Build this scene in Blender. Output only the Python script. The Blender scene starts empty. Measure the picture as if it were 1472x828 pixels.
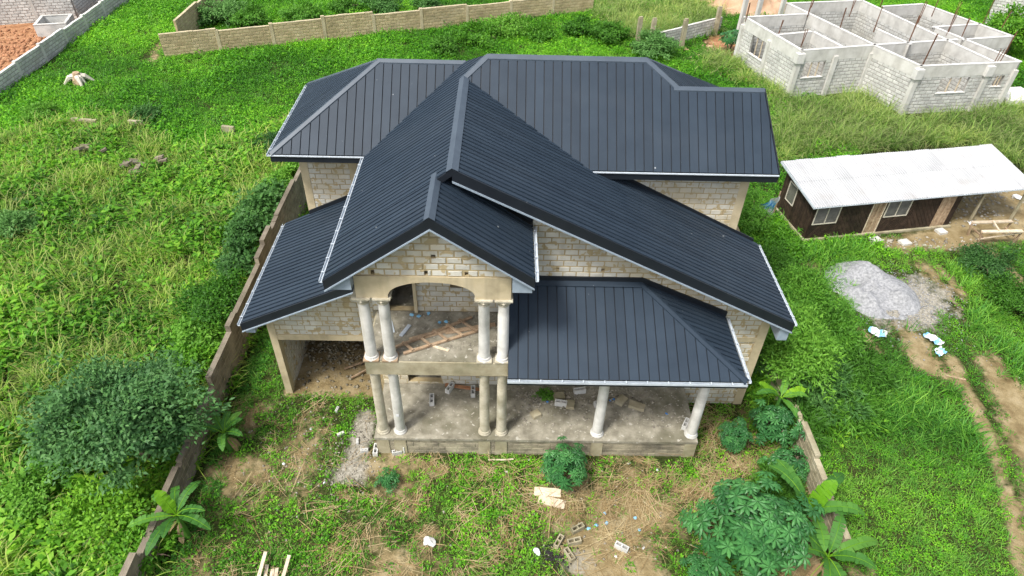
import bpy, bmesh, math, random
import numpy as np
from mathutils import Vector, Matrix
S = bpy.context.scene
R = math.radians
random.seed(7); rng = np.random.default_rng(11)

# ---------------------------------------------------------------- camera
PITCH, YAW, ROLL, FPX, CAMZ = R(40.26), R(1.098), R(1.7), 966.0, 19.0
fwd = Vector((math.sin(YAW)*math.cos(PITCH), math.cos(YAW)*math.cos(PITCH), -math.sin(PITCH)))
rgt = Vector((math.cos(YAW), -math.sin(YAW), 0)); upv = rgt.cross(fwd)
CR = math.cos(ROLL)*rgt + math.sin(ROLL)*upv
CU = -math.sin(ROLL)*rgt + math.cos(ROLL)*upv
CPOS = Vector((0, 0, CAMZ))
cd = bpy.data.cameras.new('camera'); cam = bpy.data.objects.new('camera', cd); S.collection.objects.link(cam)
mw = Matrix((CR, CU, -fwd)).transposed().to_4x4(); mw.translation = CPOS; cam.matrix_world = mw
cd.sensor_width = 36; cd.lens = 36*FPX/1472; cd.clip_end = 2000; cd.clip_start = .1
S.camera = cam

# ---------------------------------------------------------------- overcast daylight
SUN_EL, SUN_AZ = R(58), R(226)          # azimuth clockwise from +Y: high on the left, a little behind the camera
w = bpy.data.worlds.new('World'); S.world = w; w.use_nodes = True
nt = w.node_tree; nt.nodes.clear()
sky = nt.nodes.new('ShaderNodeTexSky'); sky.sky_type = 'NISHITA'; sky.sun_disc = False
sky.sun_elevation = SUN_EL; sky.sun_rotation = SUN_AZ; sky.air_density = 1; sky.dust_density = 4; sky.ozone_density = 1
hs = nt.nodes.new('ShaderNodeHueSaturation'); hs.inputs['Saturation'].default_value = .5
bg = nt.nodes.new('ShaderNodeBackground'); bg.inputs[1].default_value = .095
wo = nt.nodes.new('ShaderNodeOutputWorld')
nt.links.new(sky.outputs[0], hs.inputs['Color']); nt.links.new(hs.outputs[0], bg.inputs[0]); nt.links.new(bg.outputs[0], wo.inputs[0])
sd = bpy.data.lights.new('sun', 'SUN'); sd.energy = 1.5; sd.angle = R(11); sd.color = (1, .965, .9)
so = bpy.data.objects.new('sun', sd); S.collection.objects.link(so)
sdir = Vector((math.sin(SUN_AZ)*math.cos(SUN_EL), math.cos(SUN_AZ)*math.cos(SUN_EL), math.sin(SUN_EL)))
so.rotation_euler = sdir.to_track_quat('Z', 'Y').to_euler(); so.location = (0, 0, 60)
S.view_settings.view_transform = 'Standard'; S.view_settings.look = 'None'
S.view_settings.exposure = 1.38; S.view_settings.gamma = 1; S.view_settings.use_curve_mapping = False
S.render.engine = 'CYCLES'
S.cycles.max_bounces = 6; S.cycles.diffuse_bounces = 3; S.cycles.transparent_max_bounces = 4

# ---------------------------------------------------------------- pixel helpers (a direction; distance from what a thing touches)
def ray(x, y): return fwd + CR*((x-736)/FPX) - CU*((y-414)/FPX)
def pz(x, y, z=0.0):
    d = ray(x, y); return CPOS + d*((z-CAMZ)/d.z)
def py(x, y, Y):
    d = ray(x, y); return CPOS + d*(Y/d.y)
def fpx(p):                                   # pixels per metre at a point
    return FPX/((Vector(p)-CPOS).dot(fwd))

# ---------------------------------------------------------------- noise
_gr = np.random.default_rng(5).random((256, 256))
def vnoise(x, y, s=1.0, o=0):
    x = np.asarray(x, float)/s + 17.3*o; y = np.asarray(y, float)/s + 41.7*o
    xi = np.floor(x).astype(int); yi = np.floor(y).astype(int); fx = x-xi; fy = y-yi
    fx = fx*fx*(3-2*fx); fy = fy*fy*(3-2*fy)
    g = lambda a, b: _gr[a % 256, b % 256]
    return (g(xi, yi)*(1-fx)+g(xi+1, yi)*fx)*(1-fy) + (g(xi, yi+1)*(1-fx)+g(xi+1, yi+1)*fx)*fy
def fbm(x, y, s=1.0, o=0, n=4):
    t = 0; a = 1; tt = 0
    for k in range(n):
        t = t + a*vnoise(x, y, s/2**k, o+k); tt += a; a *= .5
    return t/tt
def in_poly(x, y, poly):
    x = np.asarray(x, float); y = np.asarray(y, float); r = np.zeros(x.shape, bool); n = len(poly)
    for i in range(n):
        x0, y0 = poly[i][:2]; x1, y1 = poly[(i+1) % n][:2]
        if y0 == y1: continue
        c = ((y0 > y) != (y1 > y)) & (x < (x1-x0)*(y-y0)/(y1-y0)+x0); r ^= c
    return r

# ---------------------------------------------------------------- object helpers
COL = S.collection
def link(o, parent=None):
    COL.objects.link(o)
    if parent is not None: o.parent = parent
    return o
def tag(o, label=None, cat=None, group=None, kind=None):
    if label: o['label'] = label
    if cat: o['category'] = cat
    if group: o['group'] = group
    if kind: o['kind'] = kind
    return o
def thing(name, label, cat, loc=(0, 0, 0), rz=0, group=None):
    o = bpy.data.objects.new(name, None); o.empty_display_size = .3; link(o)
    o.location = loc; o.rotation_euler = (0, 0, rz)
    return tag(o, label, cat, group)
def copy_tree(o, parent=None):
    c = o.copy(); link(c, parent)
    for ch in o.children: copy_tree(ch, c)
    return c

class MB:
    def __init__(s): s.v = []; s.f = []; s.m = []; s.a = []
    def add(s, vs, fs, m=0, a=None):
        b = len(s.v); s.v += [tuple(p) for p in vs]; s.f += [tuple(i+b for i in f) for f in fs]; s.m += [m]*len(fs)
        s.a += [a if a is not None else random.random()]*len(vs); return s
    def box(s, c, d, rz=0, m=0, tilt=None):
        hx, hy, hz = d[0]/2, d[1]/2, d[2]/2
        M = Matrix.Rotation(rz, 3, 'Z')
        if tilt is not None: M = M @ Matrix.Rotation(tilt[0], 3, 'X') @ Matrix.Rotation(tilt[1], 3, 'Y')
        c = Vector(c)
        vs = [c + M @ Vector((x*hx, y*hy, z*hz)) for z in (-1, 1) for x, y in ((-1, -1), (1, -1), (1, 1), (-1, 1))]
        return s.add(vs, [(3, 2, 1, 0), (4, 5, 6, 7), (0, 1, 5, 4), (1, 2, 6, 5), (2, 3, 7, 6), (3, 0, 4, 7)], m)
    def bar(s, p, q, wd, ht, m=0, up=(0, 0, 1)):      # rectangular bar between two points
        p = Vector(p); q = Vector(q); d = (q-p).normalized(); u = Vector(up)
        sx = d.cross(u)
        if sx.length < 1e-4: sx = d.cross(Vector((1, 0, 0)))
        sx.normalize(); u = sx.cross(d)
        vs = [e + sx*(a*wd/2) + u*(b*ht/2) for e in (p, q) for a, b in ((-1, -1), (1, -1), (1, 1), (-1, 1))]
        return s.add(vs, [(3, 2, 1, 0), (4, 5, 6, 7), (0, 1, 5, 4), (1, 2, 6, 5), (2, 3, 7, 6), (3, 0, 4, 7)], m)
    def prism(s, poly, vec, m=0):
        n = len(poly); vec = Vector(vec); P = [Vector(p) for p in poly]
        nn = Vector((0, 0, 0))
        for i in range(n): nn += P[i].cross(P[(i+1) % n])
        if nn.dot(vec) > 0: P = P[::-1]
        vs = P + [p+vec for p in P]
        return s.add(vs, [tuple(range(n)), tuple(range(2*n-1, n-1, -1))] + [((i+1) % n, i, i+n, (i+1) % n+n) for i in range(n)], m)
    def tube(s, pts, rad, n=7, m=0, cap=True):
        P = [Vector(p) for p in pts]; vs = []; fs = []
        for i, p in enumerate(P):
            d = (P[min(i+1, len(P)-1)]-P[max(i-1, 0)]).normalized()
            a = d.cross(Vector((.13, .97, .21))).normalized(); b = d.cross(a)
            r = rad[i] if hasattr(rad, '__len__') else rad
            vs += [p + a*(r*math.cos(2*math.pi*k/n)) + b*(r*math.sin(2*math.pi*k/n)) for k in range(n)]
        for i in range(len(P)-1):
            for k in range(n): fs.append((i*n+k, i*n+(k+1) % n, (i+1)*n+(k+1) % n, (i+1)*n+k))
        if cap: fs += [tuple(range(n-1, -1, -1)), tuple(range((len(P)-1)*n, len(P)*n))]
        return s.add(vs, fs, m)
    def lathe(s, prof, c, n=16, m=0):
        vs = []; fs = []; L = len(prof)
        for r, z in prof: vs += [(c[0]+r*math.cos(2*math.pi*k/n), c[1]+r*math.sin(2*math.pi*k/n), c[2]+z) for k in range(n)]
        for i in range(L-1):
            for k in range(n): fs.append((i*n+k, i*n+(k+1) % n, (i+1)*n+(k+1) % n, (i+1)*n+k))
        fs += [tuple(range(n-1, -1, -1)), tuple(range((L-1)*n, L*n))]
        return s.add(vs, fs, m)
    def build(s, name, mats, parent=None, smooth=False, loc=None):
        me = bpy.data.meshes.new(name)
        if loc is not None:
            l = Vector(loc); vv = [tuple(Vector(p)-l) for p in s.v]
        else: vv = s.v
        me.from_pydata(vv, [], s.f)
        mats = mats if isinstance(mats, (list, tuple)) else [mats]
        for q in mats: me.materials.append(q)
        if len(mats) > 1: me.polygons.foreach_set('material_index', s.m)
        at = me.attributes.new('lv', 'FLOAT', 'POINT'); at.data.foreach_set('value', s.a)
        if smooth: me.polygons.foreach_set('use_smooth', [True]*len(s.f))
        me.update()
        o = bpy.data.objects.new(name, me); link(o, parent)
        if loc is not None: o.location = loc
        return o

# ---------------------------------------------------------------- materials
def _ramp(nt, stops):
    r = nt.nodes.new('ShaderNodeValToRGB'); e = r.color_ramp.elements
    while len(e) < len(stops): e.new(.5)
    for i, (p, c) in enumerate(stops): e[i].position = p; e[i].color = (*c, 1)
    return r
def MAT(name, stops, scale=3, detail=6, rough=.85, bump=.15, bscale=25, rnd=.0, spec=.3, metal=0, lv=0, stain=None, streak=None, spots=None, coat=0):
    m = bpy.data.materials.new(name); m.use_nodes = True; nt = m.node_tree; N = nt.nodes; L = nt.links
    b = N['Principled BSDF']; b.inputs['Roughness'].default_value = rough; b.inputs['Specular IOR Level'].default_value = spec; b.inputs['Metallic'].default_value = metal
    g = N.new('ShaderNodeNewGeometry')
    n = N.new('ShaderNodeTexNoise'); n.inputs['Scale'].default_value = scale; n.inputs['Detail'].default_value = detail; n.inputs['Roughness'].default_value = .62
    L.new(g.outputs['Position'], n.inputs['Vector'])
    r = _ramp(nt, stops); L.new(n.outputs[0], r.inputs[0]); col = r.outputs[0]
    def mixc(fac, c, a, mode='MIX'):
        x = N.new('ShaderNodeMix'); x.data_type = 'RGBA'; x.blend_type = mode
        if isinstance(fac, (int, float)): x.inputs[0].default_value = fac
        else: L.new(fac, x.inputs[0])
        L.new(a, x.inputs[6])
        if isinstance(c, tuple): x.inputs[7].default_value = (*c, 1)
        else: L.new(c, x.inputs[7])
        return x.outputs[2]
    if stain:                                  # (colour, scale, threshold, softness, strength)
        n2 = N.new('ShaderNodeTexNoise'); n2.inputs['Scale'].default_value = stain[1]; n2.inputs['Detail'].default_value = 5
        L.new(g.outputs['Position'], n2.inputs['Vector'])
        mr = N.new('ShaderNodeMapRange'); mr.inputs[1].default_value = stain[2]; mr.inputs[2].default_value = stain[2]+stain[3]; mr.inputs[4].default_value = stain[4]
        L.new(n2.outputs[0], mr.inputs[0]); col = mixc(mr.outputs[0], stain[0], col)
    if streak:                                 # vertical run-off marks: noise squeezed along z
        mp = N.new('ShaderNodeMapping'); mp.inputs['Scale'].default_value = (streak[1], streak[1], streak[1]*.08); L.new(g.outputs['Position'], mp.inputs[0])
        n3 = N.new('ShaderNodeTexNoise'); n3.inputs['Scale'].default_value = 1; n3.inputs['Detail'].default_value = 4; L.new(mp.outputs[0], n3.inputs['Vector'])
        mr = N.new('ShaderNodeMapRange'); mr.inputs[1].default_value = .52; mr.inputs[2].default_value = .72; mr.inputs[4].default_value = streak[2]
        L.new(n3.outputs[0], mr.inputs[0]); col = mixc(mr.outputs[0], streak[0], col)
    if spots:                                  # (colour, scale, threshold)
        vo = N.new('ShaderNodeTexNoise'); vo.inputs['Scale'].default_value = spots[1]; vo.inputs['Detail'].default_value = 2; L.new(g.outputs['Position'], vo.inputs['Vector'])
        mr = N.new('ShaderNodeMapRange'); mr.inputs[1].default_value = spots[2]; mr.inputs[2].default_value = spots[2]+.03; L.new(vo.outputs[0], mr.inputs[0]); col = mixc(mr.outputs[0], spots[0], col)
    if rnd or lv:
        oi = N.new('ShaderNodeObjectInfo'); at = N.new('ShaderNodeAttribute'); at.attribute_name = 'lv'
        a = N.new('ShaderNodeMath'); a.operation = 'MULTIPLY_ADD'; L.new(oi.outputs['Random'], a.inputs[0]); a.inputs[1].default_value = 2*rnd; a.inputs[2].default_value = 1-rnd-lv
        c = N.new('ShaderNodeMath'); c.operation = 'MULTIPLY_ADD'; L.new(at.outputs['Fac'], c.inputs[0]); c.inputs[1].default_value = 2*lv; L.new(a.outputs[0], c.inputs[2])
        cc = N.new('ShaderNodeCombineColor')
        for i in range(3): L.new(c.outputs[0], cc.inputs[i])
        col = mixc(1.0, cc.outputs[0], col, 'MULTIPLY')
    L.new(col, b.inputs['Base Color'])
    if coat: b.inputs['Coat Weight'].default_value = coat
    if bump:
        nb = N.new('ShaderNodeTexNoise'); nb.inputs['Scale'].default_value = bscale; nb.inputs['Detail'].default_value = 6; L.new(g.outputs['Position'], nb.inputs['Vector'])
        bp = N.new('ShaderNodeBump'); bp.inputs['Strength'].default_value = bump; bp.inputs['Distance'].default_value = .03
        L.new(nb.outputs[0], bp.inputs['Height']); L.new(bp.outputs[0], b.inputs['Normal'])
    return m
def LEAF(name, cA, cB, cC=None, trans=.35, rough=.55, inst=False, rnd=0.5, spec=.3, tip=None):
    # colour between three tones by leaf (attribute lv), by instance (tint) or by object
    m = bpy.data.materials.new(name); m.use_nodes = True; nt = m.node_tree; N = nt.nodes; L = nt.links
    b = N['Principled BSDF']; b.inputs['Roughness'].default_value = rough; b.inputs['Specular IOR Level'].default_value = spec
    at = N.new('ShaderNodeAttribute'); at.attribute_name = 'lv'
    if inst:
        t = N.new('ShaderNodeAttribute'); t.attribute_type = 'INSTANCER'; t.attribute_name = 'tint'; tv = t.outputs['Fac']
    else:
        t = N.new('ShaderNodeObjectInfo'); tv = t.outputs['Random']
    mx = N.new('ShaderNodeMix'); mx.inputs[0].default_value = rnd; L.new(at.outputs['Fac'], mx.inputs[2]); L.new(tv, mx.inputs[3])
    cC = cC or tuple(min(1, x*1.5) for x in cB)
    r = _ramp(nt, [(.12, cA), (.5, cB), (.9, cC)]); L.new(mx.outputs[0], r.inputs[0]); col = r.outputs[0]  # end tones pushed apart so leaves carry painted highlights and dark gaps
    if tip:
        tp = N.new('ShaderNodeAttribute'); tp.attribute_name = 'tip'
        x = N.new('ShaderNodeMix'); x.data_type = 'RGBA'; L.new(tp.outputs['Fac'], x.inputs[0]); L.new(col, x.inputs[6]); x.inputs[7].default_value = (*tip, 1); col = x.outputs[2]
    L.new(col, b.inputs['Base Color'])
    tr = N.new('ShaderNodeBsdfTranslucent'); L.new(col, tr.inputs[0])
    ms = N.new('ShaderNodeMixShader'); ms.inputs[0].default_value = trans; L.new(b.outputs[0], ms.inputs[1]); L.new(tr.outputs[0], ms.inputs[2])
    L.new(ms.outputs[0], N['Material Output'].inputs[0])
    return m
def SOIL():                                     # ground: tones chosen by the masks stored on the mesh
    m = bpy.data.materials.new('soil'); m.use_nodes = True; nt = m.node_tree; N = nt.nodes; L = nt.links
    b = N['Principled BSDF']; b.inputs['Roughness'].default_value = .95; b.inputs['Specular IOR Level'].default_value = .1
    g = N.new('ShaderNodeNewGeometry')
    def noise(s, d=8):
        n = N.new('ShaderNodeTexNoise'); n.inputs['Scale'].default_value = s; n.inputs['Detail'].default_value = d; n.inputs['Roughness'].default_value = .65; L.new(g.outputs['Position'], n.inputs['Vector']); return n.outputs[0]
    nA = noise(1.3); nB = noise(9); nC = noise(3.1)
    green = _ramp(nt, [(.3, (.014, .02, .006)), (.5, (.03, .042, .01)), (.7, (.08, .075, .03))]); L.new(nB, green.inputs[0])  # near-black end paints the shaded gaps under the grass
    dirt = _ramp(nt, [(.28, (.13, .09, .042)), (.48, (.24, .185, .095)), (.7, (.35, .285, .17))]); L.new(nA, dirt.inputs[0])
    red = _ramp(nt, [(.3, (.2, .095, .045)), (.5, (.34, .175, .09)), (.72, (.47, .29, .17))]); L.new(nA, red.inputs[0])
    grey = _ramp(nt, [(.3, (.17, .155, .12)), (.5, (.29, .27, .22)), (.7, (.42, .395, .34))]); L.new(nB, grey.inputs[0])
    def mask(a, col, base, amp=.9):
        at = N.new('ShaderNodeAttribute'); at.attribute_name = a
        q = N.new('ShaderNodeMath'); q.operation = 'MULTIPLY_ADD'; L.new(nC, q.inputs[0]); q.inputs[1].default_value = amp; q.inputs[2].default_value = -.5*amp
        s = N.new('ShaderNodeMath'); s.operation = 'ADD'; L.new(at.outputs['Fac'], s.inputs[0]); L.new(q.outputs[0], s.inputs[1])
        mr = N.new('ShaderNodeMapRange'); mr.inputs[1].default_value = .34; mr.inputs[2].default_value = .62; L.new(s.outputs[0], mr.inputs[0])
        x = N.new('ShaderNodeMix'); x.data_type = 'RGBA'; L.new(mr.outputs[0], x.inputs[0]); L.new(base, x.inputs[6]); L.new(col, x.inputs[7]); return x.outputs[2]
    c = mask('dirt', dirt.outputs[0], green.outputs[0]); c = mask('red', red.outputs[0], c, .5); c = mask('grey', grey.outputs[0], c)
    L.new(c, b.inputs['Base Color'])
    bp = N.new('ShaderNodeBump'); bp.inputs['Strength'].default_value = .6; bp.inputs['Distance'].default_value = .08; L.new(nB, bp.inputs['Height']); L.new(bp.outputs[0], b.inputs['Normal'])
    return m

M = {}
M['roof'] = MAT('charcoal_roof_paint', [(.3, (.021, .033, .049)), (.7, (.027, .041, .059))], 1.2, 3, .52, .03, 60, rnd=.1, spec=.2, stain=((.055, .068, .083), .55, .5, .3, .22), spots=((.3, .32, .33), 5.5, .775))
M['cap'] = MAT('ridge_cap_paint', [(.3, (.055, .073, .096)), (.7, (.07, .092, .118))], 2, 3, .45, .02, 40, spec=.3)
M['fascia'] = MAT('fascia_and_trough_shade', [(.3, (.010, .013, .018)), (.7, (.014, .018, .024))], 2, 3, .45, .02, 40, spec=.4)
M['drip'] = MAT('soffit_sheet', [(.3, (.24, .3, .36)), (.7, (.3, .36, .42))], 5, 4, .45, .03, 40, spec=.4)
M['trim'] = MAT('zinc_trim', [(.3, (.42, .47, .52)), (.7, (.55, .6, .64))], 5, 4, .4, .03, 40, spec=.5)
M['block'] = MAT('sandcrete_block', [(.28, (.46, .45, .4)), (.5, (.58, .565, .5)), (.75, (.67, .64, .55))], 2.3, 8, .93, .5, 40, rnd=.11, lv=.07, stain=((.53, .46, .31), .9, .47, .16, .7), spots=((.45, .365, .215), 3.6, .585), streak=((.33, .29, .2), 1.8, .35))
M['mortar'] = MAT('yellow_mortar', [(.3, (.33, .255, .135)), (.55, (.43, .34, .19)), (.75, (.5, .41, .25))], 4, 8, .95, .5, 30, stain=((.36, .32, .23), .7, .5, .2, .5))
M['concrete'] = MAT('cast_concrete', [(.28, (.36, .3, .19)), (.5, (.50, .42, .27)), (.75, (.58, .5, .35))], 1.6, 9, .9, .25, 30, streak=((.2, .18, .13), 2.2, .45))
M['slab'] = MAT('weathered_slab_concrete', [(.28, (.2, .17, .11)), (.5, (.34, .3, .2)), (.75, (.46, .42, .31))], 1.9, 9, .92, .3, 25, stain=((.11, .12, .06), .8, .5, .2, .55))
M['column'] = MAT('white_cement_render', [(.28, (.46, .45, .41)), (.55, (.62, .61, .57)), (.75, (.7, .69, .65))], 2.5, 8, .85, .15, 30, streak=((.3, .28, .22), 3, .5))
M['oldcol'] = MAT('aged_cement_render', [(.28, (.3, .27, .19)), (.55, (.48, .44, .34)), (.75, (.6, .57, .48))], 2.5, 8, .88, .2, 30, streak=((.2, .19, .13), 3, .5))
M['plinth'] = MAT('plinth_block_face', [(.28, (.12, .11, .085)), (.5, (.26, .23, .165)), (.75, (.4, .36, .26))], 2, 9, .95, .4, 30, lv=.1, rnd=.15, stain=((.06, .055, .045), 1.1, .5, .2, .7))
M['floor'] = MAT('dusty_floor', [(.25, (.12, .11, .08)), (.5, (.26, .24, .185)), (.75, (.42, .395, .32))], 2.6, 12, .95, .5, 20, stain=((.1, .095, .055), .7, .5, .16, .6), spots=((.4, .38, .32), 6, .64))
M['dark'] = MAT('unlit_recess_shade', [(.3, (.1, .09, .07)), (.7, (.16, .14, .11))], 2, 4, .95, .1, 20)  # dark tone puts the shade of rooms and recesses into the colour
M['gblock'] = MAT('grey_block', [(.28, (.38, .38, .36)), (.5, (.54, .54, .51)), (.75, (.66, .65, .61))], 1.2, 8, .93, .3, 30, rnd=.1, lv=.13, stain=((.4, .36, .28), .5, .55, .2, .45))
M['gmortar'] = MAT('grey_mortar', [(.3, (.27, .26, .235)), (.7, (.37, .35, .32))], 4, 8, .95, .4, 30)
M['gbeam'] = MAT('grey_ring_beam', [(.28, (.42, .41, .38)), (.5, (.55, .54, .5)), (.75, (.66, .65, .62))], 1.3, 9, .9, .2, 30, streak=((.32, .3, .26), 1.5, .4))
M['wtop'] = MAT('fresh_mortar_top', [(.3, (.52, .51, .48)), (.7, (.66, .65, .62))], 3, 6, .9, .2, 30)
M['wblock'] = MAT('brown_wall_block', [(.28, (.12, .1, .075)), (.5, (.19, .16, .12)), (.75, (.28, .245, .19))], 1.5, 8, .95, .4, 30, rnd=.16, lv=.1, stain=((.09, .085, .05), .7, .5, .2, .6))
M['wmortar'] = MAT('brown_wall_mortar', [(.3, (.23, .195, .14)), (.7, (.33, .285, .21))], 3, 8, .95, .4, 30)
M['yblock'] = MAT('yellow_wall_block', [(.28, (.3, .24, .13)), (.5, (.44, .36, .21)), (.75, (.53, .45, .29))], 1.2, 8, .95, .4, 30, rnd=.1, lv=.12, stain=((.2, .17, .11), .4, .52, .2, .5))
M['wood'] = MAT('weathered_plank', [(.28, (.2, .13, .075)), (.5, (.33, .235, .15)), (.75, (.45, .35, .24))], 7, 8, .85, .3, 40, rnd=.18, lv=.12)
M['palewood'] = MAT('pale_plank', [(.28, (.42, .33, .22)), (.5, (.58, .48, .35)), (.75, (.68, .6, .47))], 7, 8, .8, .25, 40, rnd=.15, lv=.1)
M['brownwood'] = MAT('dark_brown_boarding', [(.28, (.016, .01, .007)), (.5, (.034, .021, .014)), (.75, (.06, .038, .026))], 4, 8, .7, .3, 40, rnd=.1, lv=.25)
M['whiteroof'] = MAT('white_sheet_roof', [(.28, (.36, .365, .37)), (.5, (.42, .425, .43)), (.75, (.47, .475, .48))], .9, 8, .5, .05, 20, rnd=.08, spec=.5, stain=((.3, .27, .24), .8, .56, .16, .4))
M['frame'] = MAT('cream_window_frame', [(.3, (.5, .45, .36)), (.7, (.62, .57, .48))], 6, 4, .6, .05, 30)
M['glass'] = MAT('dusty_louvre_glass', [(.3, (.07, .07, .06)), (.7, (.14, .135, .12))], 3, 4, .12, .02, 20, spec=.6)
M['trunk'] = MAT('bark', [(.28, (.09, .065, .042)), (.5, (.17, .13, .09)), (.75, (.25, .2, .15))], 9, 8, .95, .6, 30)
M['rust'] = MAT('rusty_bar', [(.3, (.09, .04, .022)), (.7, (.2, .1, .06))], 12, 5, .8, .2, 40)
M['rubble'] = MAT('rubble', [(.28, (.17, .15, .12)), (.5, (.29, .265, .215)), (.75, (.42, .39, .33))], 5, 6, .95, .3, 30, lv=.3, rnd=.1)
M['gravel'] = MAT('grey_gravel', [(.28, (.16, .165, .17)), (.5, (.28, .285, .293)), (.75, (.42, .422, .43))], 9, 12, .95, .9, 16, lv=.2)
M['sand'] = MAT('tan_sand', [(.28, (.36, .22, .13)), (.5, (.48, .31, .2)), (.75, (.58, .4, .28))], 1, 10, .95, .4, 14)
M['plastic'] = MAT('white_plastic', [(.3, (.55, .57, .58)), (.7, (.66, .67, .68))], 6, 3, .5, .1, 20)
M['blue'] = MAT('blue_plastic', [(.3, (.03, .16, .5)), (.7, (.06, .28, .65))], 6, 3, .5, .1, 20)
M['cyan'] = MAT('pale_blue_plastic', [(.3, (.15, .4, .62)), (.7, (.3, .55, .75))], 6, 3, .5, .1, 20)
M['ash'] = MAT('ash', [(.3, (.012, .011, .012)), (.7, (.05, .045, .045))], 12, 6, .95, .5, 30)
M['straw'] = MAT('dry_straw', [(.28, (.26, .18, .08)), (.5, (.4, .3, .15)), (.75, (.52, .42, .25))], 6, 5, .9, 0, 30, lv=.25)
M['brick'] = MAT('red_earth_brick', [(.3, (.3, .14, .07)), (.7, (.42, .22, .12))], 5, 5, .95, .3, 30)
M['soil'] = SOIL()
# ================================================================ GROUND (one sheet to the horizon, masks for bare soil)
FRONT = [(-9.7, 0), (10, 0), (10, 16), (-9.7, 20)]
PATH1 = [pz(1270, 362), pz(1335, 392), pz(1390, 470), pz(1420, 560), pz(1450, 640), pz(1500, 800), pz(1560, 828), pz(1560, 600), pz(1472, 560), pz(1425, 500), pz(1395, 430), pz(1345, 372), pz(1320, 360)]
PATH2 = [pz(1352, 500), pz(1365, 540), pz(1395, 600), pz(1430, 680), pz(1450, 760), pz(1462, 840), pz(1490, 840), pz(1462, 720), pz(1436, 640), pz(1405, 570), pz(1375, 510)]
GRAVEL = [pz(1195, 388), pz(1232, 382), pz(1300, 392), pz(1345, 405), pz(1395, 440), pz(1380, 465), pz(1325, 482), pz(1262, 470), pz(1225, 452)]
SHEDYARD = [pz(1180, 352), pz(1260, 345), pz(1365, 325), pz(1372, 285), pz(1472, 262), pz(1540, 290), pz(1500, 345), pz(1440, 350), pz(1340, 362), pz(1255, 356)]
PLOT = [pz(-160, 215), pz(-5, 108), pz(35, 86), pz(78, 60), pz(150, 12), pz(160, 0), pz(120, -80), pz(-300, -60)]
WALKTRK = [pz(212, 92), pz(228, 92), pz(236, 62), pz(222, 60)]
def seg_mask(x, y, poly, edge):
    base = in_poly(x, y, poly).astype(float)
    k = [(edge*math.cos(a), edge*math.sin(a)) for a in np.linspace(0, 2*math.pi, 8, endpoint=False)]
    return (base + sum(in_poly(x+a, y+b, poly) for a, b in k))/9
def masks(x, y):
    n = fbm(x, y, 3.2, 3); n2 = fbm(x, y, 1.1, 9)
    fr = seg_mask(x, y, FRONT, .5)
    yard = np.clip(.2 + 1.5*(n-.5) + .9*(n2-.5), 0, 1)*fr
    bl = np.exp(-(((x+6.6)/1.5)**2 + ((y-13.6)/3.2)**2)); yard = np.maximum(yard, bl*.55*fr)
    br = np.exp(-(((x-3.6)/4.2)**2 + ((y-11.5)/2.0)**2)); yard = np.maximum(yard, br*.6*fr*(.3+1.2*n2))
    dirt = np.maximum(yard, seg_mask(x, y, WALKTRK, .4)*.8)
    dirt = np.maximum(dirt, seg_mask(x, y, PATH2, .3)*(.6+.75*n2)); dirt = np.maximum(dirt, seg_mask(x, y, PATH1, .8)*(.45+.95*n2))
    dirt = np.maximum(dirt, seg_mask(x, y, SHEDYARD, .6)*(.55+.75*n2))
    rt = ((x > 10.4) & (x < 24) & (y < 27))*np.clip(3.2*(n-.57), 0, .75); dirt = np.maximum(dirt, rt)
    red = seg_mask(x, y, PLOT, .6)*.95
    red = np.maximum(red, np.exp(-(((x-17.6)/2.2)**2+((y-52)/2.6)**2)))
    gp = .85*np.exp(-(((x+4.75)/.5)**2 + ((y-14.6)/1.2)**2)) + .62*np.exp(-(((x+4.9)/1.0)**2 + ((y-12.9)/.7)**2))
    gp = gp + .6*np.exp(-(((x-2.3)/.9)**2 + ((y-9.9)/.6)**2)) + seg_mask(x, y, GRAVEL, 1.0)*(.15+1.25*n2)
    inside = ((x > -7.9) & (x < -4.1) & (y > 16.2) & (y < 21)); gp = np.maximum(gp, inside*.25); dirt = np.maximum(dirt, inside*.8)
    return np.clip(dirt, 0, 1), np.clip(red, 0, 1), np.clip(gp, 0, 1)
def gz(x, y):
    h = .09*(fbm(x, y, 2.5, 1)-.5) + .04*(fbm(x, y, .7, 2)-.5)
    flat = ((np.abs(x-.5) < 9) & (y > 13.4) & (y < 26))
    return h*np.where(flat, .15, 1.0)
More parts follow.
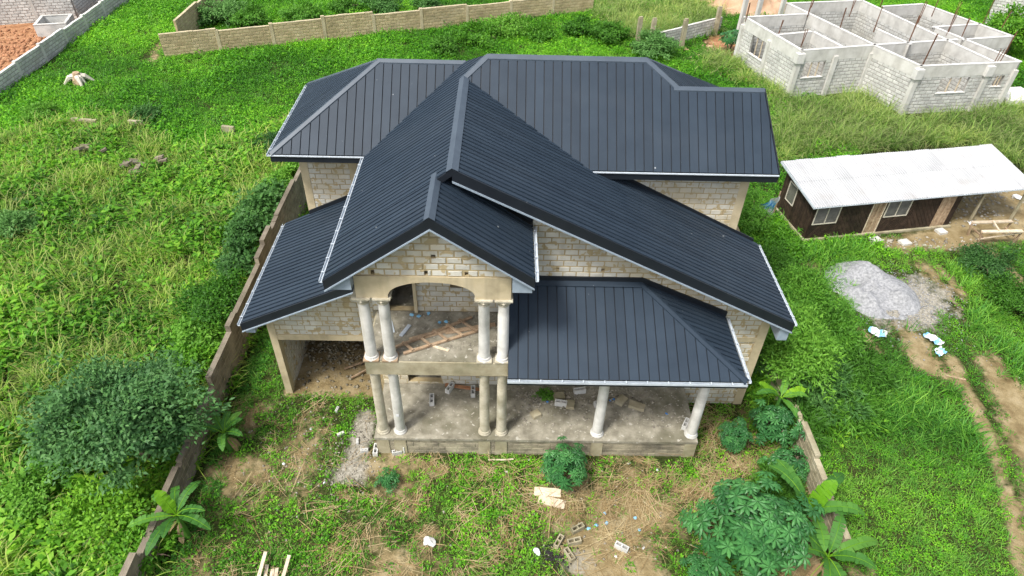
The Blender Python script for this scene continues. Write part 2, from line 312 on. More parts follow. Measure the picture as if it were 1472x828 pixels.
def make_ground():
    def axis(a, b, lo, hi, st):
        return np.concatenate([[-900, -400, -200, -110, lo-18, lo-8, lo-3], np.arange(lo, hi, st), [hi+2, hi+6, hi+15, 120, 220, 420, 900]])
    xs = axis(0, 0, -44, 46, .25); ys = np.concatenate([[-900, -300, -100, -40, -10, 0, 4, 6], np.arange(7, 34, .25), np.arange(34, 76, .5), [80, 88, 100, 140, 250, 500, 1200]])
    X, Y = np.meshgrid(xs, ys); sh = X.shape; x = X.ravel(); y = Y.ravel()
    co = np.stack([x, y, gz(x, y)], 1); nx = sh[1]
    i = (np.arange(sh[0]-1)[:, None]*nx + np.arange(nx-1)[None]).ravel()
    fa = np.stack([i, i+1, i+1+nx, i+nx], 1)
    me = bpy.data.meshes.new('ground'); me.vertices.add(len(co)); me.vertices.foreach_set('co', co.ravel())
    me.loops.add(fa.size); me.loops.foreach_set('vertex_index', fa.ravel().astype(np.int32))
    me.polygons.add(len(fa)); me.polygons.foreach_set('loop_start', np.arange(0, fa.size, 4, dtype=np.int32))
    me.polygons.foreach_set('use_smooth', np.ones(len(fa), bool))
    for nm, v in zip(('dirt', 'red', 'grey'), masks(x, y)):
        me.attributes.new(nm, 'FLOAT', 'POINT').data.foreach_set('value', v.astype(np.float32))
    me.update(calc_edges=True); me.materials.append(M['soil'])
    o = bpy.data.objects.new('ground', me); link(o); tag(o, 'green plot of soil with bare tan patches around the house', 'ground', kind='structure')
make_ground()

# ================================================================ BLOCKWORK
def clip(poly, f):                               # keep the side of a polygon where f(p) >= 0
    out = []; n = len(poly)
    for i in range(n):
        a = poly[i]; b = poly[(i+1) % n]; fa = f(a); fb = f(b)
        if fa >= 0: out.append(a)
        if (fa > 0 > fb) or (fa < 0 < fb):
            t = fa/(fa-fb); out.append(tuple(p+(q-p)*t for p, q in zip(a, b)))
    return out
def area(p): return .5*abs(sum(p[i][0]*p[(i+1) % len(p)][1]-p[(i+1) % len(p)][0]*p[i][1] for i in range(len(p))))
def rect(a, b, c, d): return [(a, c), (b, c), (b, d), (a, d)]
def clip_rect(poly, r):
    for ax, v, s in ((0, r[0], 1), (0, r[1], -1), (1, r[2], 1), (1, r[3], -1)):
        if len(poly) < 3: return []
        poly = clip(poly, lambda p: s*(p[ax]-v))
    return poly if len(poly) > 2 else []
def clip_convex(poly, cv):
    n = len(cv); sgn = 1 if sum(cv[i][0]*cv[(i+1) % n][1]-cv[(i+1) % n][0]*cv[i][1] for i in range(n)) > 0 else -1
    for i in range(n):
        if len(poly) < 3: return []
        a = cv[i]; b = cv[(i+1) % n]
        poly = clip(poly, lambda p: sgn*((b[0]-a[0])*(p[1]-a[1])-(b[1]-a[1])*(p[0]-a[0])))
    return poly if len(poly) > 2 else []
def minus_holes(poly, holes):
    parts = [poly]
    for h in holes:
        nxt = []
        for p in parts:
            if not clip_rect(p, h): nxt.append(p); continue
            B = 1e4
            for r in ((-B, h[0], -B, B), (h[1], B, -B, B), (h[0], h[1], -B, h[2]), (h[0], h[1], h[3], B)):
                q = clip_rect(p, r)
                if q and area(q) > 1e-4: nxt.append(q)
        parts = nxt
    return parts
UNITS = {}
def unit_block(mat):
    if mat.name in UNITS: return random.choice(UNITS[mat.name])
    L = []
    for k in range(6):
        rr = random.Random(k*31+5); j = lambda s: rr.uniform(-s, s)
        v = [(x*.5, 1, z*.5) for x, z in ((-1, -1), (1, -1), (1, 1), (-1, 1))]
        rim = [(x*.5+j(.012), -.4+j(.2), z*.5+j(.03)) for x, z in ((-1, -1), (1, -1), (1, 1), (-1, 1))]
        v += rim + [(p[0]*.95+j(.01), -1+j(.15), p[2]*.9+j(.02)) for p in rim]
        f = [(0, 1, 5, 4), (1, 2, 6, 5), (2, 3, 7, 6), (3, 0, 4, 7), (4, 5, 9, 8), (5, 6, 10, 9), (6, 7, 11, 10), (7, 4, 8, 11), (8, 9, 10, 11)]
        me = bpy.data.meshes.new('block'); me.from_pydata(v, [], f); me.materials.append(mat)
        me.attributes.new('lv', 'FLOAT', 'POINT').data.foreach_set('value', [.5]*len(v)); L.append(me)
    UNITS[mat.name] = L
    return random.choice(L)
class Budget:
    def __init__(s, n): s.n = n
def block_wall(name, parent, O, ang, poly, holes=(), thick=.15, mats=('block', 'mortar'), budget=None, mb=None,
               bw=.415, bh=.213, joint=.03, proud=.014, show=None, core=True, phase=0.0, zb=None, pname='block'):
    """core wall of mortar, blocks as own pieces on the outward face (n = right-hand side of u for ang=0: -Y)"""
    O = Vector(O); U = Vector((math.cos(ang), math.sin(ang), 0)); Nn = Vector((math.sin(ang), -math.cos(ang), 0)); Z = Vector((0, 0, 1))
    P = lambda p, d=0: O + U*p[0] + Z*p[1] + Nn*d
    if core:
        c = MB(); us = sorted({p[0] for p in poly} | {h[0] for h in holes} | {h[1] for h in holes})
        if holes:
            for a, b in zip(us, us[1:]):
                q = clip_rect(poly, (a, b, -1e4, 1e4))
                if q:
                    for r in minus_holes(q, [h for h in holes if h[0] < b-1e-5 and h[1] > a+1e-5]): c.prism([P(p) for p in r], Nn*-thick)
        else: c.prism([P(p) for p in poly], Nn*-thick)
        wall = c.build(name, M[mats[1]], parent)
    else: wall = parent
    us = [p[0] for p in poly]; zs = [p[1] for p in poly]; z0 = zb if zb is not None else min(zs)
    k = 0; z = z0
    while z < max(zs):
        u = min(us) - bw + (bw/2 if k % 2 else 0) + phase
        while u < max(us):
            r = (u+joint/2, u+bw-joint/2, z+joint/2, z+bh-joint/2)
            cu, cz = u+bw/2, z+bh/2; u += bw
            if show and not show(cu, cz): continue
            q = clip_convex(rect(*r), poly)
            if not q or area(q) < .008: continue
            for s in minus_holes(q, holes):
                if area(s) < .006: continue
                xs = [p[0] for p in s]; ys = [p[1] for p in s]
                isr = abs(area(s)-(max(xs)-min(xs))*(max(ys)-min(ys))) < 1e-6
                use_obj = budget is not None and budget.n > 0
                if use_obj: budget.n -= 1
                pr = proud*random.uniform(.55, 1.35)
                if isr:
                    cx, cyy = (min(xs)+max(xs))/2, (min(ys)+max(ys))/2; sx, sz = max(xs)-min(xs), max(ys)-min(ys)
                    me = unit_block(M[mats[0]])
                    if use_obj:
                        o = bpy.data.objects.new(pname, me); link(o, wall); o.location = P((cx, cyy)); o.rotation_euler = (random.uniform(-.01, .01), random.uniform(-.012, .012), ang)
                        o.scale = (sx, pr, sz)
                    else:
                        vs = [P((cx+v.co.x*sx, cyy+v.co.z*sz), -v.co.y*pr) for v in me.vertices]
                        mb.add(vs, [tuple(f.vertices) for f in me.polygons])
                else:
                    ps = [P(p, pr) for p in s]
                    if use_obj:
                        t = MB(); t.prism(ps, Nn*-(pr+.01)); t.a = [.5]*len(t.v); t.build(pname, M[mats[0]], wall)
                    else: mb.prism(ps, Nn*-(pr+.01))
        z += bh; k += 1
    return wall

# ================================================================ ROOF TOOLS
def roof_slope(parent, pts, udir, off=0.0):
    side = udir[1] != 0; PITCHR = .205 if side else .295      # the side slopes carry closer, taller ribs
    P = [Vector(p) for p in pts]; n = Vector((0, 0, 0))
    for i in range(len(P)): n += (P[i]-P[0]).cross(P[(i+1) % len(P)]-P[0])
    n.normalize()
    if n.z < 0: n = -n; P = P[::-1]
    u = Vector(udir).normalized(); u = (u-n*u.dot(n)).normalized(); v = n.cross(u); o = P[0]
    q = [((p-o).dot(u), (p-o).dot(v)) for p in P]
    T = lambda a, b, h=0: o + u*a + v*b + n*h
    def span(a):                                  # v-interval of the slope at this u
        vs = []
        for i in range(len(q)):
            (a0, b0), (a1, b1) = q[i], q[(i+1) % len(q)]
            if (a0-a)*(a1-a) <= 0 and abs(a1-a0) > 1e-6: vs.append(b0+(b1-b0)*(a-a0)/(a1-a0))
        return (min(vs), max(vs)) if len(vs) > 1 else None
    umin = min(a for a, b in q); umax = max(a for a, b in q)
    k0 = math.floor((umin-off)/PITCHR)
    x = k0*PITCHR+off
    while x < umax-1e-4:
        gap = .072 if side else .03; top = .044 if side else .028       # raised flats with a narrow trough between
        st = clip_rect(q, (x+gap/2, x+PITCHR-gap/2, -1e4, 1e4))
        if st and area(st) > .01:
            m = MB(); lift = random.uniform(0, .004)
            m.prism([T(a, b, top+lift) for a, b in st], n*-(top+lift+.03))
            m.build('roof_panel', M['roof'], parent)
        x += PITCHR
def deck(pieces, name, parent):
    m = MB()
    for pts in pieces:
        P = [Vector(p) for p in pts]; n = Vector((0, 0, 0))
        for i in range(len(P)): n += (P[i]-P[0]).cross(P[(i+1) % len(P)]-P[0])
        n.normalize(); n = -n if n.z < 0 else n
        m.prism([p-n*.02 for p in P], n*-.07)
    return m.build(name, M['fascia'], parent)  # blackened deck paints shade onto the floors of the roof troughs
def cap(parent, p, q, da, db, wd=.17, mat='cap', lift=.062, name='ridge_cap'):
    p = Vector(p); q = Vector(q); da = Vector(da).normalized(); db = Vector(db).normalized(); up = Vector((0, 0, lift)); t = Vector((0, 0, .012))
    m = MB()
    for d in (da, db):
        a, b = p+up, q+up; e = [a, b, b+d*wd, a+d*wd]; m.prism(e, t)
        e2 = [a+d*wd, b+d*wd, b+d*wd-Vector((0, 0, lift*.8)), a+d*wd-Vector((0, 0, lift*.8))]; m.add(e2, [(0, 1, 2, 3)])
    m.build(name, M[mat], parent)
def board(parent, p, q, h, out, th=.035, mat='fascia', drop=0.0, name='fascia'):
    p = Vector(p)-Vector((0, 0, drop)); q = Vector(q)-Vector((0, 0, drop)); d = Vector((0, 0, -h))
    MB().prism([p, q, q+d, p+d], Vector(out).normalized()*th).build(name, M[mat], parent)
def gutter(parent, p, q, out, wd=.11, h=.07, teeth=True):
    p = Vector(p); q = Vector(q); out = Vector(out).normalized(); d = (q-p).normalized(); L = (q-p).length
    m = MB(); z = Vector((0, 0, 1)); a = p+out*.04-z*.03; b = q+out*.04-z*.03
    m.prism([a, b, b-z*h, a-z*h], out*.012); m.prism([a-z*(h), b-z*h, b-z*h+out*wd, a-z*h+out*wd], z*-.012)
    m.prism([a+out*wd, b+out*wd, b+out*wd-z*h, a+out*wd-z*h], out*.012)
    g = m.build('gutter', M['trim'], parent)
    if teeth:
        k = .35
        while k < L: MB().bar(a+d*k+z*.016, a+d*k+out*(wd+.02)+z*.012, .03, .012).build('gutter_bracket', M['trim'], parent); k += .62

# ================================================================ THE HOUSE
house = thing('house', 'unfinished two-storey block house with charcoal ribbed metal roof and columned porch', 'house', (0, 0, 0))
BUD = Budget(300); HB = MB()
zLP = lambda x: 7.71+.70*(x+4.66)
zRP = lambda x: 10.02-.5014*(x+1.36)
zRF = lambda x: 9.712-.703*(x+1.8)
zMF = lambda y: 7.97+.911*(y-18.93)
zC = lambda x: 4.28+.46*(x+8.19)
zT = lambda y: 4.36+.4637*(y-13.2)
# plinth and ground floor
FZ = .83
pl = block_wall('plinth', house, (-4.1, 13.74, 0), 0, rect(0, 10.65, -.15, FZ-.1), (), 2.34, ('plinth', 'plinth'), BUD, HB, bh=.2, zb=-.05, proud=.012)
m = MB(); m.box((1.225, 14.9, FZ-.05), (10.72, 2.42, .1)); m.build('porch_floor', M['floor'], house)
for x in (-3.86, -3.3, -.5, .05, 3.25, 6.38):
    MB().prism([(x-.21, 13.735, -.1), (x+.21, 13.735, -.1), (x+.19, 13.735, FZ-.11), (x-.19, 13.735, FZ-.11)], (0, -.035, 0)).build('pilaster', M['slab'], house)
m = MB(); m.box((2.2, 20.6, .72), (12.6, 8.9, .3)); m.box((2.3, 18.5, 4.1), (13, 4.6, .3)); m.build('inner_floor', M['floor'], house)
# columns
def column(x, y, z0, z1, r, mat, capital):
    ts = sorted([0] + [random.uniform(.05, .95) for _ in range(4)] + [1]); sh = [(r*1.0, 0), (r*1.02, .1)]
    for t in ts[1:]: sh += [(r*(1.02-.1*t+random.uniform(-.02, .02)), .1+(z1-z0-.2)*t), (r*(1.02-.1*t+random.uniform(-.02, .02)), .112+(z1-z0-.2)*t)]
    sh += [(r*.92, z1-z0)]
    o = MB().lathe(sh, (x, y, z0), 20).build('column', M[mat], house, True)
    MB().lathe([(r*1.3, 0), (r*1.36, .03), (r*1.3, .07), (r*1.12, .09), (r*1.2, .12), (r*1.04, .16)], (x, y, z0), 20).build('column_base', M[mat], o, True)
    if capital:
        c = MB().lathe([(r*.95, -.26), (r*1.05, -.24), (r*.95, -.22), (r*1.0, -.18), (r*1.25, -.12), (r*1.42, -.08), (r*1.3, -.06), (r*1.5, -.03), (r*1.5, 0)], (x, y, z1-.04), 20)
        for k in range(8):
            a = k*math.pi/4; c.lathe([(.01, -.03), (.045, -.015), (.045, .02), (.01, .04)], (x+r*1.3*math.cos(a), y+r*1.3*math.sin(a), z1-.13), 6)
        c.build('capital', M['oldcol'], o, True)
        MB().box((x, y, z1-.02), (r*3.0, r*3.0, .045)).build('abacus', M['oldcol'], o)
CY = 14.02
for i, x in enumerate((-3.86, -3.3, -.5, .05)):
    column(x, CY, FZ, 3.78, .165, 'oldcol' if i != 1 else 'column', False)
    column(x, CY, 4.33, 6.84, .168, 'column', True)
    MB().box((x, CY-.02, 4.36), (.46, .40, .055)).build('column_pad', M['oldcol' if i > 1 else 'wood'], house)
for x in (3.25, 6.4): column(x, CY, FZ, 3.8, .17, 'column', False)
MB().box((3.35, CY, 3.95), (6.4, .26, .3)).build('terrace_beam', M['concrete'], house)
MB().box((6.4, 15.07, 3.95), (.26, 1.85, .3)).build('terrace_beam', M['concrete'], house)
MB().box((4.0, 15.1, 4.16), (6.3, 1.9, .06)).build('terrace_ceiling', M['slab'], house)
# first floor slab and balcony
MB().box((-1.92, 14.96, 4.05), (4.26, 2.28, .54)).build('balcony_slab', M['slab'], house)
MB().box((-1.92, 14.97, 4.327), (4.18, 2.2, .02)).build('balcony_floor', M['floor'], house)
# arch beam + side beams
arch = [(-3.98, 6.84), (-3.12, 6.84)] + [(-1.92-1.2*math.cos(t), 6.86+.56*math.sin(t)**.85) for t in np.linspace(0.02, math.pi-.02, 25)] + [(-.72, 6.84), (.25, 6.84), (.25, 7.6), (-3.98, 7.6)]
MB().prism([(x, 13.84, z) for x, z in arch], (0, .34, 0)).build('arch_beam', M['concrete'], house)
for x in (-3.85, .1): MB().box((x, 15.14, 7.22), (.25, 1.9, .76)).build('side_beam', M['concrete'], house)
# front gable
gp = [(-3.96, 7.61), (.23, 7.61), (.23, zRF(.23)-.14), (-1.8, 9.5), (-3.96, zLP(-3.96)-.14)]
fg = block_wall('gable_wall', house, (0, 13.885, 0), 0, gp, [(-1.87, -1.75, 8.2, 8.33), (-3.5, -3.4, 7.63, 7.78), (-2.08, -1.98, 7.63, 7.78), (-1.0, -.9, 7.64, 7.76)], .22, ('block', 'mortar'), BUD, HB, joint=.045)
MB().box((-2.0, 14.0, 8.05), (3.2, .02, .8)).build('hole_shade_backing', M['dark'], house)  # dark sheet paints the shade inside the small wall holes
# right-hand gable wall (front), under the long slope
def showR(u, z):
    if u < 7.1: return z < 1.35 or z > (5.62 if u < 4.28 else 5.62-(u-4.28)*.46)
    return True
gp = [(.2, -.1), (8.55, -.1), (8.55, zRP(8.55)-.16), (.2, zRP(.2)-.16)]
block_wall('gable_wall', house, (0, 16.1, 0), 0, gp, [(3.03, 3.14, 6.1, 6.2), (1.66, 1.74, 6.14, 6.2)], .2, ('block', 'mortar'), BUD, HB, show=showR, zb=-.12, joint=.04)
MB().box((2.4, 16.2, 6.1), (2.4, .03, .5)).build('hole_shade_backing', M['dark'], house)  # painted shade again, behind the holes of this wall
MB().box((8.68, 16.18, 1.98), (.3, .24, 4.3)).build('corner_pillar', M['concrete'], house)
MB().box((7.85, 16.09, 3.28), (1.4, .05, .2)).build('ring_beam', M['concrete'], house)
# porch back walls
block_wall('porch_wall', house, (0, 16.1, 0), 0, rect(-4.15, .2, FZ, 3.78), [(-3.27, -2.1, FZ+.1, 3.1)], .2, ('block', 'mortar'), BUD, HB, show=lambda u, z: z < 1.9)
block_wall('balcony_wall', house, (0, 16.1, 0), 0, [(-4.15, 4.33), (.2, 4.33), (.2, 8.1), (-1.8, 9.5), (-4.15, 7.85)], [(-3.65, -2.79, 4.35, 6.6), (-1.63, -.98, 5.33, 6.6)], .2, ('block', 'mortar'), BUD, HB, show=lambda u, z: z < 6.6)
MB().box((-2.75, 16.05, 5.3), (.1, .14, 1.9)).build('door_jamb', M['concrete'], house)
# carport wing
gp = [(-7.62, 2.98), (-4.15, 2.98), (-4.15, zC(-4.15)-.14), (-7.62, zC(-7.62)-.14)]
block_wall('carport_wall', house, (0, 16.3, 0), 0, gp, (), .2, ('block', 'mortar'), BUD, HB)
MB().box((-5.95, 16.4, 2.86), (3.6, .26, .24)).build('lintel_beam', M['concrete'], house)
MB().box((-7.7, 16.4, 1.95), (.24, .28, 4.3)).build('corner_pillar', M['concrete'], house)
block_wall('carport_wall', house, (-7.62, 16.5, 0), math.pi/2, rect(0, 4.4, -.1, 4.3), (), .16, ('block', 'mortar'), None, HB)
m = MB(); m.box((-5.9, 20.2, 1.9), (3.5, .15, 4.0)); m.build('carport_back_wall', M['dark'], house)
# hidden walls closing the volume
m = MB(); m.box((-4.22, 18.6, 3.7), (.14, 4.5, 7.7)); m.build('side_wall', M['mortar'], house)
m = MB(); m.prism([(8.6, 16.2, -.1), (8.6, 25.0, -.1), (8.6, 25.0, 4.7), (8.6, 16.2, 4.7)], (.18, 0, 0)); m.build('side_wall', M['mortar'], house)
m = MB(); m.prism([(8.0, 19.6, 4.5), (8.0, 25, 4.5), (8.0, 25, 7.75), (8.0, 23.2, 7.75), (8.0, 21.03, 9.7), (8.0, 19.6, 8.4)], (.18, 0, 0)); m.build('side_wall', M['mortar'], house)
m = MB(); m.box((.5, 25.0, 3.8), (15.4, .16, 7.8)); m.build('back_wall', M['mortar'], house)
m = MB(); m.box((-7.12, 23, 3.8), (.16, 4.1, 7.6)); m.build('side_wall', M['mortar'], house)
# rear upper walls
block_wall('rear_wall', house, (0, 19.5, 0), 0, [(2.0, 4.5), (7.95, 4.5), (7.95, 8.3), (2.0, 8.3)], (), .2, ('block', 'mortar'), BUD, HB, show=lambda u, z: z > zRP(u)-.25)
MB().box((8.09, 19.6, 6.4), (.3, .25, 3.9)).build('corner_pillar', M['concrete'], house)
block_wall('rear_wall', house, (0, 20.9, 0), 0, rect(-6.95, -4.15, 3.5, 7.85), (), .2, ('block', 'mortar'), BUD, HB, show=lambda u, z: z > zC(u)-.25)
MB().box((-7.08, 21.0, 5.6), (.28, .25, 4.5)).build('corner_pillar', M['concrete'], house)
MB().box((-5.35, 20.9, 5.8), (.26, .07, 4.1)).build('corner_pillar', M['concrete'], house)
o = HB.build('blockwork', M['block'], house); tag(o, kind='stuff')

# ---- roofs
X, Y = (1, 0, 0), (0, 1, 0)
mf = [(2.73, 18.93), (8.85, 18.93), (8.47, 21.03), (5.66, 21.03), (4.62, 21.75), (-.617, 21.75), (-1.36, 21.18)]
mf = [(x, y, zMF(y)) for x, y in mf]
lf = [(-7.8, 19.97, 7.75), (-4.6, 19.97, 7.75), (-1.38, 22.51, 10.0), (-4.33, 22.51, 10.0)]
lh = [(-7.8, 19.97, 7.75), (-4.33, 22.51, 10.0), (-7.8, 25.58, 7.75)]
bk = [(4.62, 21.75, 10.54), (-.617, 21.75, 10.54), (-1.38, 22.51, 10.0), (-4.33, 22.51, 10.0), (-7.8, 25.58, 7.75), (8.87, 25.58, 7.75)]
zHE = lambda x: 10.54-.637*(x-4.62)
he = [(4.62, 21.75, 10.54), (5.66, 21.03, zHE(5.66)), (8.8, 21.1, zHE(8.8)), (8.87, 25.58, zHE(8.87))]
lb = [(5.66, 21.03, zMF(21.03)), (8.47, 21.03, zMF(21.03)), (8.85, 23.3, 7.82)]
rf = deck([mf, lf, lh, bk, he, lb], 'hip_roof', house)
roof_slope(rf, mf, X); roof_slope(rf, lf, X, .1); roof_slope(rf, lh, Y); roof_slope(rf, he, Y, .13); roof_slope(rf, bk, X, .2)
zr = zMF(21.03)
cap(rf, (-.617, 21.75, 10.54), (4.62, 21.75, 10.54), (0, -1, -.911), (0, 1, -.72))
cap(rf, (-1.36, 21.18, 10.02), (-.617, 21.75, 10.54), (1, -.9, -.8), (-1, .3, -.7), .14)
cap(rf, (4.62, 21.75, 10.54), (5.66, 21.03, zr), (-.6, -1, -.911), (1, .2, -.63), .14)
cap(rf, (4.62, 21.75, 10.54), (8.87, 25.58, 7.77), (1, -.8, -.63), (-.5, 1, -.72), .12)
cap(rf, (5.5, 21.03, zr), (8.49, 21.03, zr), (0, -1, -.911), (0, 1, -.911), .14)
cap(rf, (-4.4, 22.51, 10), (-1.38, 22.51, 10), (0, -1, -.886), (0, 1, -.72), .14)
cap(rf, (-7.82, 19.95, 7.75), (-4.33, 22.51, 10), (1, -.9, -.75), (-1, .9, -.65), .12)
cap(rf, (-7.82, 25.6, 7.75), (-4.33, 22.51, 10), (1, .9, -.75), (-1, -.9, -.65), .12)
board(rf, (2.73, 18.93, 7.97), (8.87, 18.93, 7.97), .24, (0, -1, 0), drop=.045); board(rf, (2.75, 18.9, 7.97), (8.87, 18.9, 7.97), .035, (0, -1, 0), .05, 'trim', .01, 'drip_edge')
board(rf, (-7.82, 19.97, 7.75), (-4.62, 19.97, 7.75), .22, (0, -1, 0), drop=.045); board(rf, (-7.82, 19.94, 7.75), (-4.64, 19.94, 7.75), .035, (0, -1, 0), .05, 'trim', .01, 'drip_edge')
board(rf, (8.49, 21.03, zr+.05), (8.87, 18.93, 8.02), .26, (1, 0, 0)); board(rf, (8.49, 21.03, zr+.05), (8.87, 23.3, 7.86), .26, (1, 0, 0))
board(rf, (8.87, 21.0, 7.84), (8.87, 25.58, 7.84), .24, (1, 0, 0)); board(rf, (-7.82, 25.58, 7.75), (8.87, 25.58, 7.75), .22, (0, 1, 0), drop=.03)
gutter(rf, (-7.82, 19.97, 7.76), (-7.82, 25.58, 7.76), (-1, 0, 0), .08, .06, True)
MB().prism([(2.4, 18.97, 7.72), (8.82, 18.97, 7.72), (8.82, 19.48, 7.72), (2.4, 19.48, 7.72)], (0, 0, .02)).build('soffit', M['drip'], rf)
MB().prism([(-7.78, 20.01, 7.52), (-4.66, 20.01, 7.52), (-4.66, 20.88, 7.52), (-7.78, 20.88, 7.52)], (0, 0, .02)).build('soffit', M['drip'], rf)
# long gable
lp = [(-4.66, 15.3), (-1.36, 15.3), (-1.36, 21.18), (-.617, 21.75), (-1.38, 22.51), (-4.6, 19.97), (-4.66, 19.92)]
lp = [(x, y, zLP(x)) for x, y in lp]
rp = [(x, y, zRP(x)) for x, y in [(-1.36, 15.3), (9.13, 15.3), (9.13, 19.47), (1.74, 19.47), (-1.36, 21.18)]]
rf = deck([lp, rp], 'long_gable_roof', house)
roof_slope(rf, lp, Y); roof_slope(rf, rp, Y)
cap(rf, (-1.36, 15.26, 10.02), (-1.36, 21.2, 10.02), (-1, 0, -.7), (1, 0, -.5014), .19)
board(rf, (-1.36, 15.3, 10.06), (9.15, 15.3, 4.80), .34, (0, -1, 0), .04); board(rf, (-1.36, 15.29, 9.72), (9.15, 15.29, 4.46), .05, (0, -1, 0), .06, 'drip', 0, 'drip_edge')
board(rf, (-1.85, 15.3, 9.69), (-1.36, 15.3, 10.06), .2, (0, -1, 0), .04)
gutter(rf, (9.13, 15.28, 4.79), (9.13, 19.47, 4.79), (1, 0, 0), .07, .06)
MB().prism([(8.82, 15.35, 4.5), (9.1, 15.35, 4.5), (9.1, 15.35, 4.68), (8.82, 15.35, 4.82)], (0, 4.1, 0)).build('soffit', M['drip'], rf)
MB().prism([(8.8, 15.33, 4.02), (9.12, 15.33, 4.02), (9.12, 15.33, 4.46), (8.8, 15.33, 4.6)], (0, .75, 0)).build('eave_box', M['drip'], rf)
MB().prism([(2.9, 19.44, zRP(2.9)+.02), (8.95, 19.44, zRP(8.95)+.02), (8.95, 19.44, zRP(8.95)+.17), (2.9, 19.44, zRP(2.9)+.17)], (0, .05, 0)).build('flashing', M['fascia'], rf)
MB().prism([(2.9, 19.28, zRP(2.9)+.04), (9.1, 19.28, zRP(9.1)+.04), (9.1, 19.46, zRP(9.1)+.04), (2.9, 19.46, zRP(2.9)+.04)], (0, 0, .02)).build('flashing', M['roof'], rf)
# porch gable
pa = [(x, y, zLP(x)) for x, y in [(-4.66, 13.5), (-1.8, 13.5), (-1.8, 15.3), (-4.66, 15.3)]]
pb = [(x, y, zRF(x)) for x, y in [(-1.8, 13.5), (.83, 13.5), (.83, 16.08), (-1.8, 16.08)]]
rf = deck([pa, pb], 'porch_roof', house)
roof_slope(rf, pa, Y, .05); roof_slope(rf, pb, Y, .05)
cap(rf, (-1.8, 13.46, 9.712), (-1.8, 15.6, 9.712), (-1, 0, -.7), (1, 0, -.703), .17)
for (x0, z0), (x1, z1) in (((-4.68, 7.72), (-1.8, 9.75)), ((-1.8, 9.75), (.85, 7.9))):
    board(rf, (x0, 13.5, z0), (x1, 13.5, z1), .31, (0, -1, 0), .04); board(rf, (x0, 13.49, z0-.31), (x1, 13.49, z1-.31), .045, (0, -1, 0), .06, 'drip', 0, 'drip_edge')
gutter(rf, (-4.66, 13.48, 7.75), (-4.66, 19.9, 7.75), (-1, 0, 0), .075, .06); gutter(rf, (.83, 13.48, 7.9), (.83, 15.95, 7.9), (1, 0, 0), .075, .06)
for a, b, s in ((-4.6, -3.99, 0), (.27, .8, 1)):
    zz = zLP if s == 0 else zRF
    MB().prism([(a, 13.55, 7.36), (b, 13.55, 7.36), (b, 13.55, zz(b)-.3), (a, 13.55, zz(a)-.3)], (0, 2.5, 0)).build('eave_box', M['drip'], rf)
MB().prism([(-1.35, 16.05, 9.42), (.85, 16.05, 7.9), (.85, 16.05, 8.07), (-1.35, 16.05, 9.6)], (0, .05, 0)).build('flashing', M['fascia'], rf)
MB().prism([(-1.35, 15.85, zRF(-1.35)+.04), (.85, 15.85, zRF(.85)+.04), (.85, 16.06, zRF(.85)+.04), (-1.35, 16.06, zRF(-1.35)+.04)], (0, 0, .02)).build('flashing', M['fascia'], rf)
# carport roof
cp = [(x, y, zC(x)) for x, y in [(-8.19, 15.4), (-4.26, 15.4), (-4.26, 20.88), (-8.19, 20.88)]]
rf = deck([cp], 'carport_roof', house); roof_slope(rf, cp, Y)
board(rf, (-8.21, 15.4, zC(-8.21)+.04), (-4.1, 15.4, zC(-4.1)+.04), .3, (0, -1, 0), .04); board(rf, (-8.21, 15.39, zC(-8.21)-.26), (-4.1, 15.39, zC(-4.1)-.26), .04, (0, -1, 0), .06, 'drip', 0, 'drip_edge')
gutter(rf, (-8.19, 15.38, 4.31), (-8.19, 20.88, 4.31), (-1, 0, 0), .075, .06)
MB().prism([(-8.14, 15.45, 3.86), (-7.84, 15.45, 3.86), (-7.84, 15.45, 4.14), (-8.14, 15.45, 3.98)], (0, 5.3, 0)).build('eave_box', M['drip'], rf)
MB().prism([(-7.2, 20.82, zC(-7.2)+.03), (-4.3, 20.82, zC(-4.3)+.03), (-4.3, 20.82, zC(-4.3)+.2), (-7.2, 20.82, zC(-7.2)+.2)], (0, .06, 0)).build('flashing', M['fascia'], rf)
# terrace roof
ta = [(.21, 13.2, 4.36), (7.19, 13.2, 4.36), (4.28, 16.08, 5.695), (.21, 16.08, 5.695)]
tb = [(7.19, 13.2, 4.36), (7.22, 16.08, 4.36), (4.28, 16.08, 5.695)]
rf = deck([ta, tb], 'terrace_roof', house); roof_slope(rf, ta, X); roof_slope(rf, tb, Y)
cap(rf, (7.2, 13.19, 4.36), (4.28, 16.08, 5.695), (-.8, -1, -.46), (1, .8, -.46), .12, 'roof')
board(rf, (.19, 13.2, 4.33), (7.22, 13.2, 4.33), .2, (0, -1, 0)); gutter(rf, (.2, 13.2, 4.40), (7.2, 13.2, 4.40), (0, -1, 0), .07, .08)
board(rf, (7.2, 13.2, 4.33), (7.24, 16.08, 4.33), .2, (1, 0, 0)); gutter(rf, (7.22, 13.2, 4.40), (7.25, 16.0, 4.40), (1, 0, 0), .07, .06)
MB().prism([(.25, 16.03, 5.7), (4.3, 16.03, 5.7), (4.3, 16.03, 5.9), (.25, 16.03, 5.9)], (0, .06, 0)).build('flashing', M['fascia'], rf)
MB().prism([(.25, 15.87, 5.66), (4.3, 15.87, 5.66), (4.3, 16.04, 5.74), (.25, 16.04, 5.74)], (0, 0, .02)).build('flashing', M['roof'], rf)
MB().prism([(4.3, 16.03, 5.72), (7.28, 16.03, 4.36), (7.28, 16.03, 4.56), (4.3, 16.03, 5.92)], (0, .06, 0)).build('flashing', M['fascia'], rf)
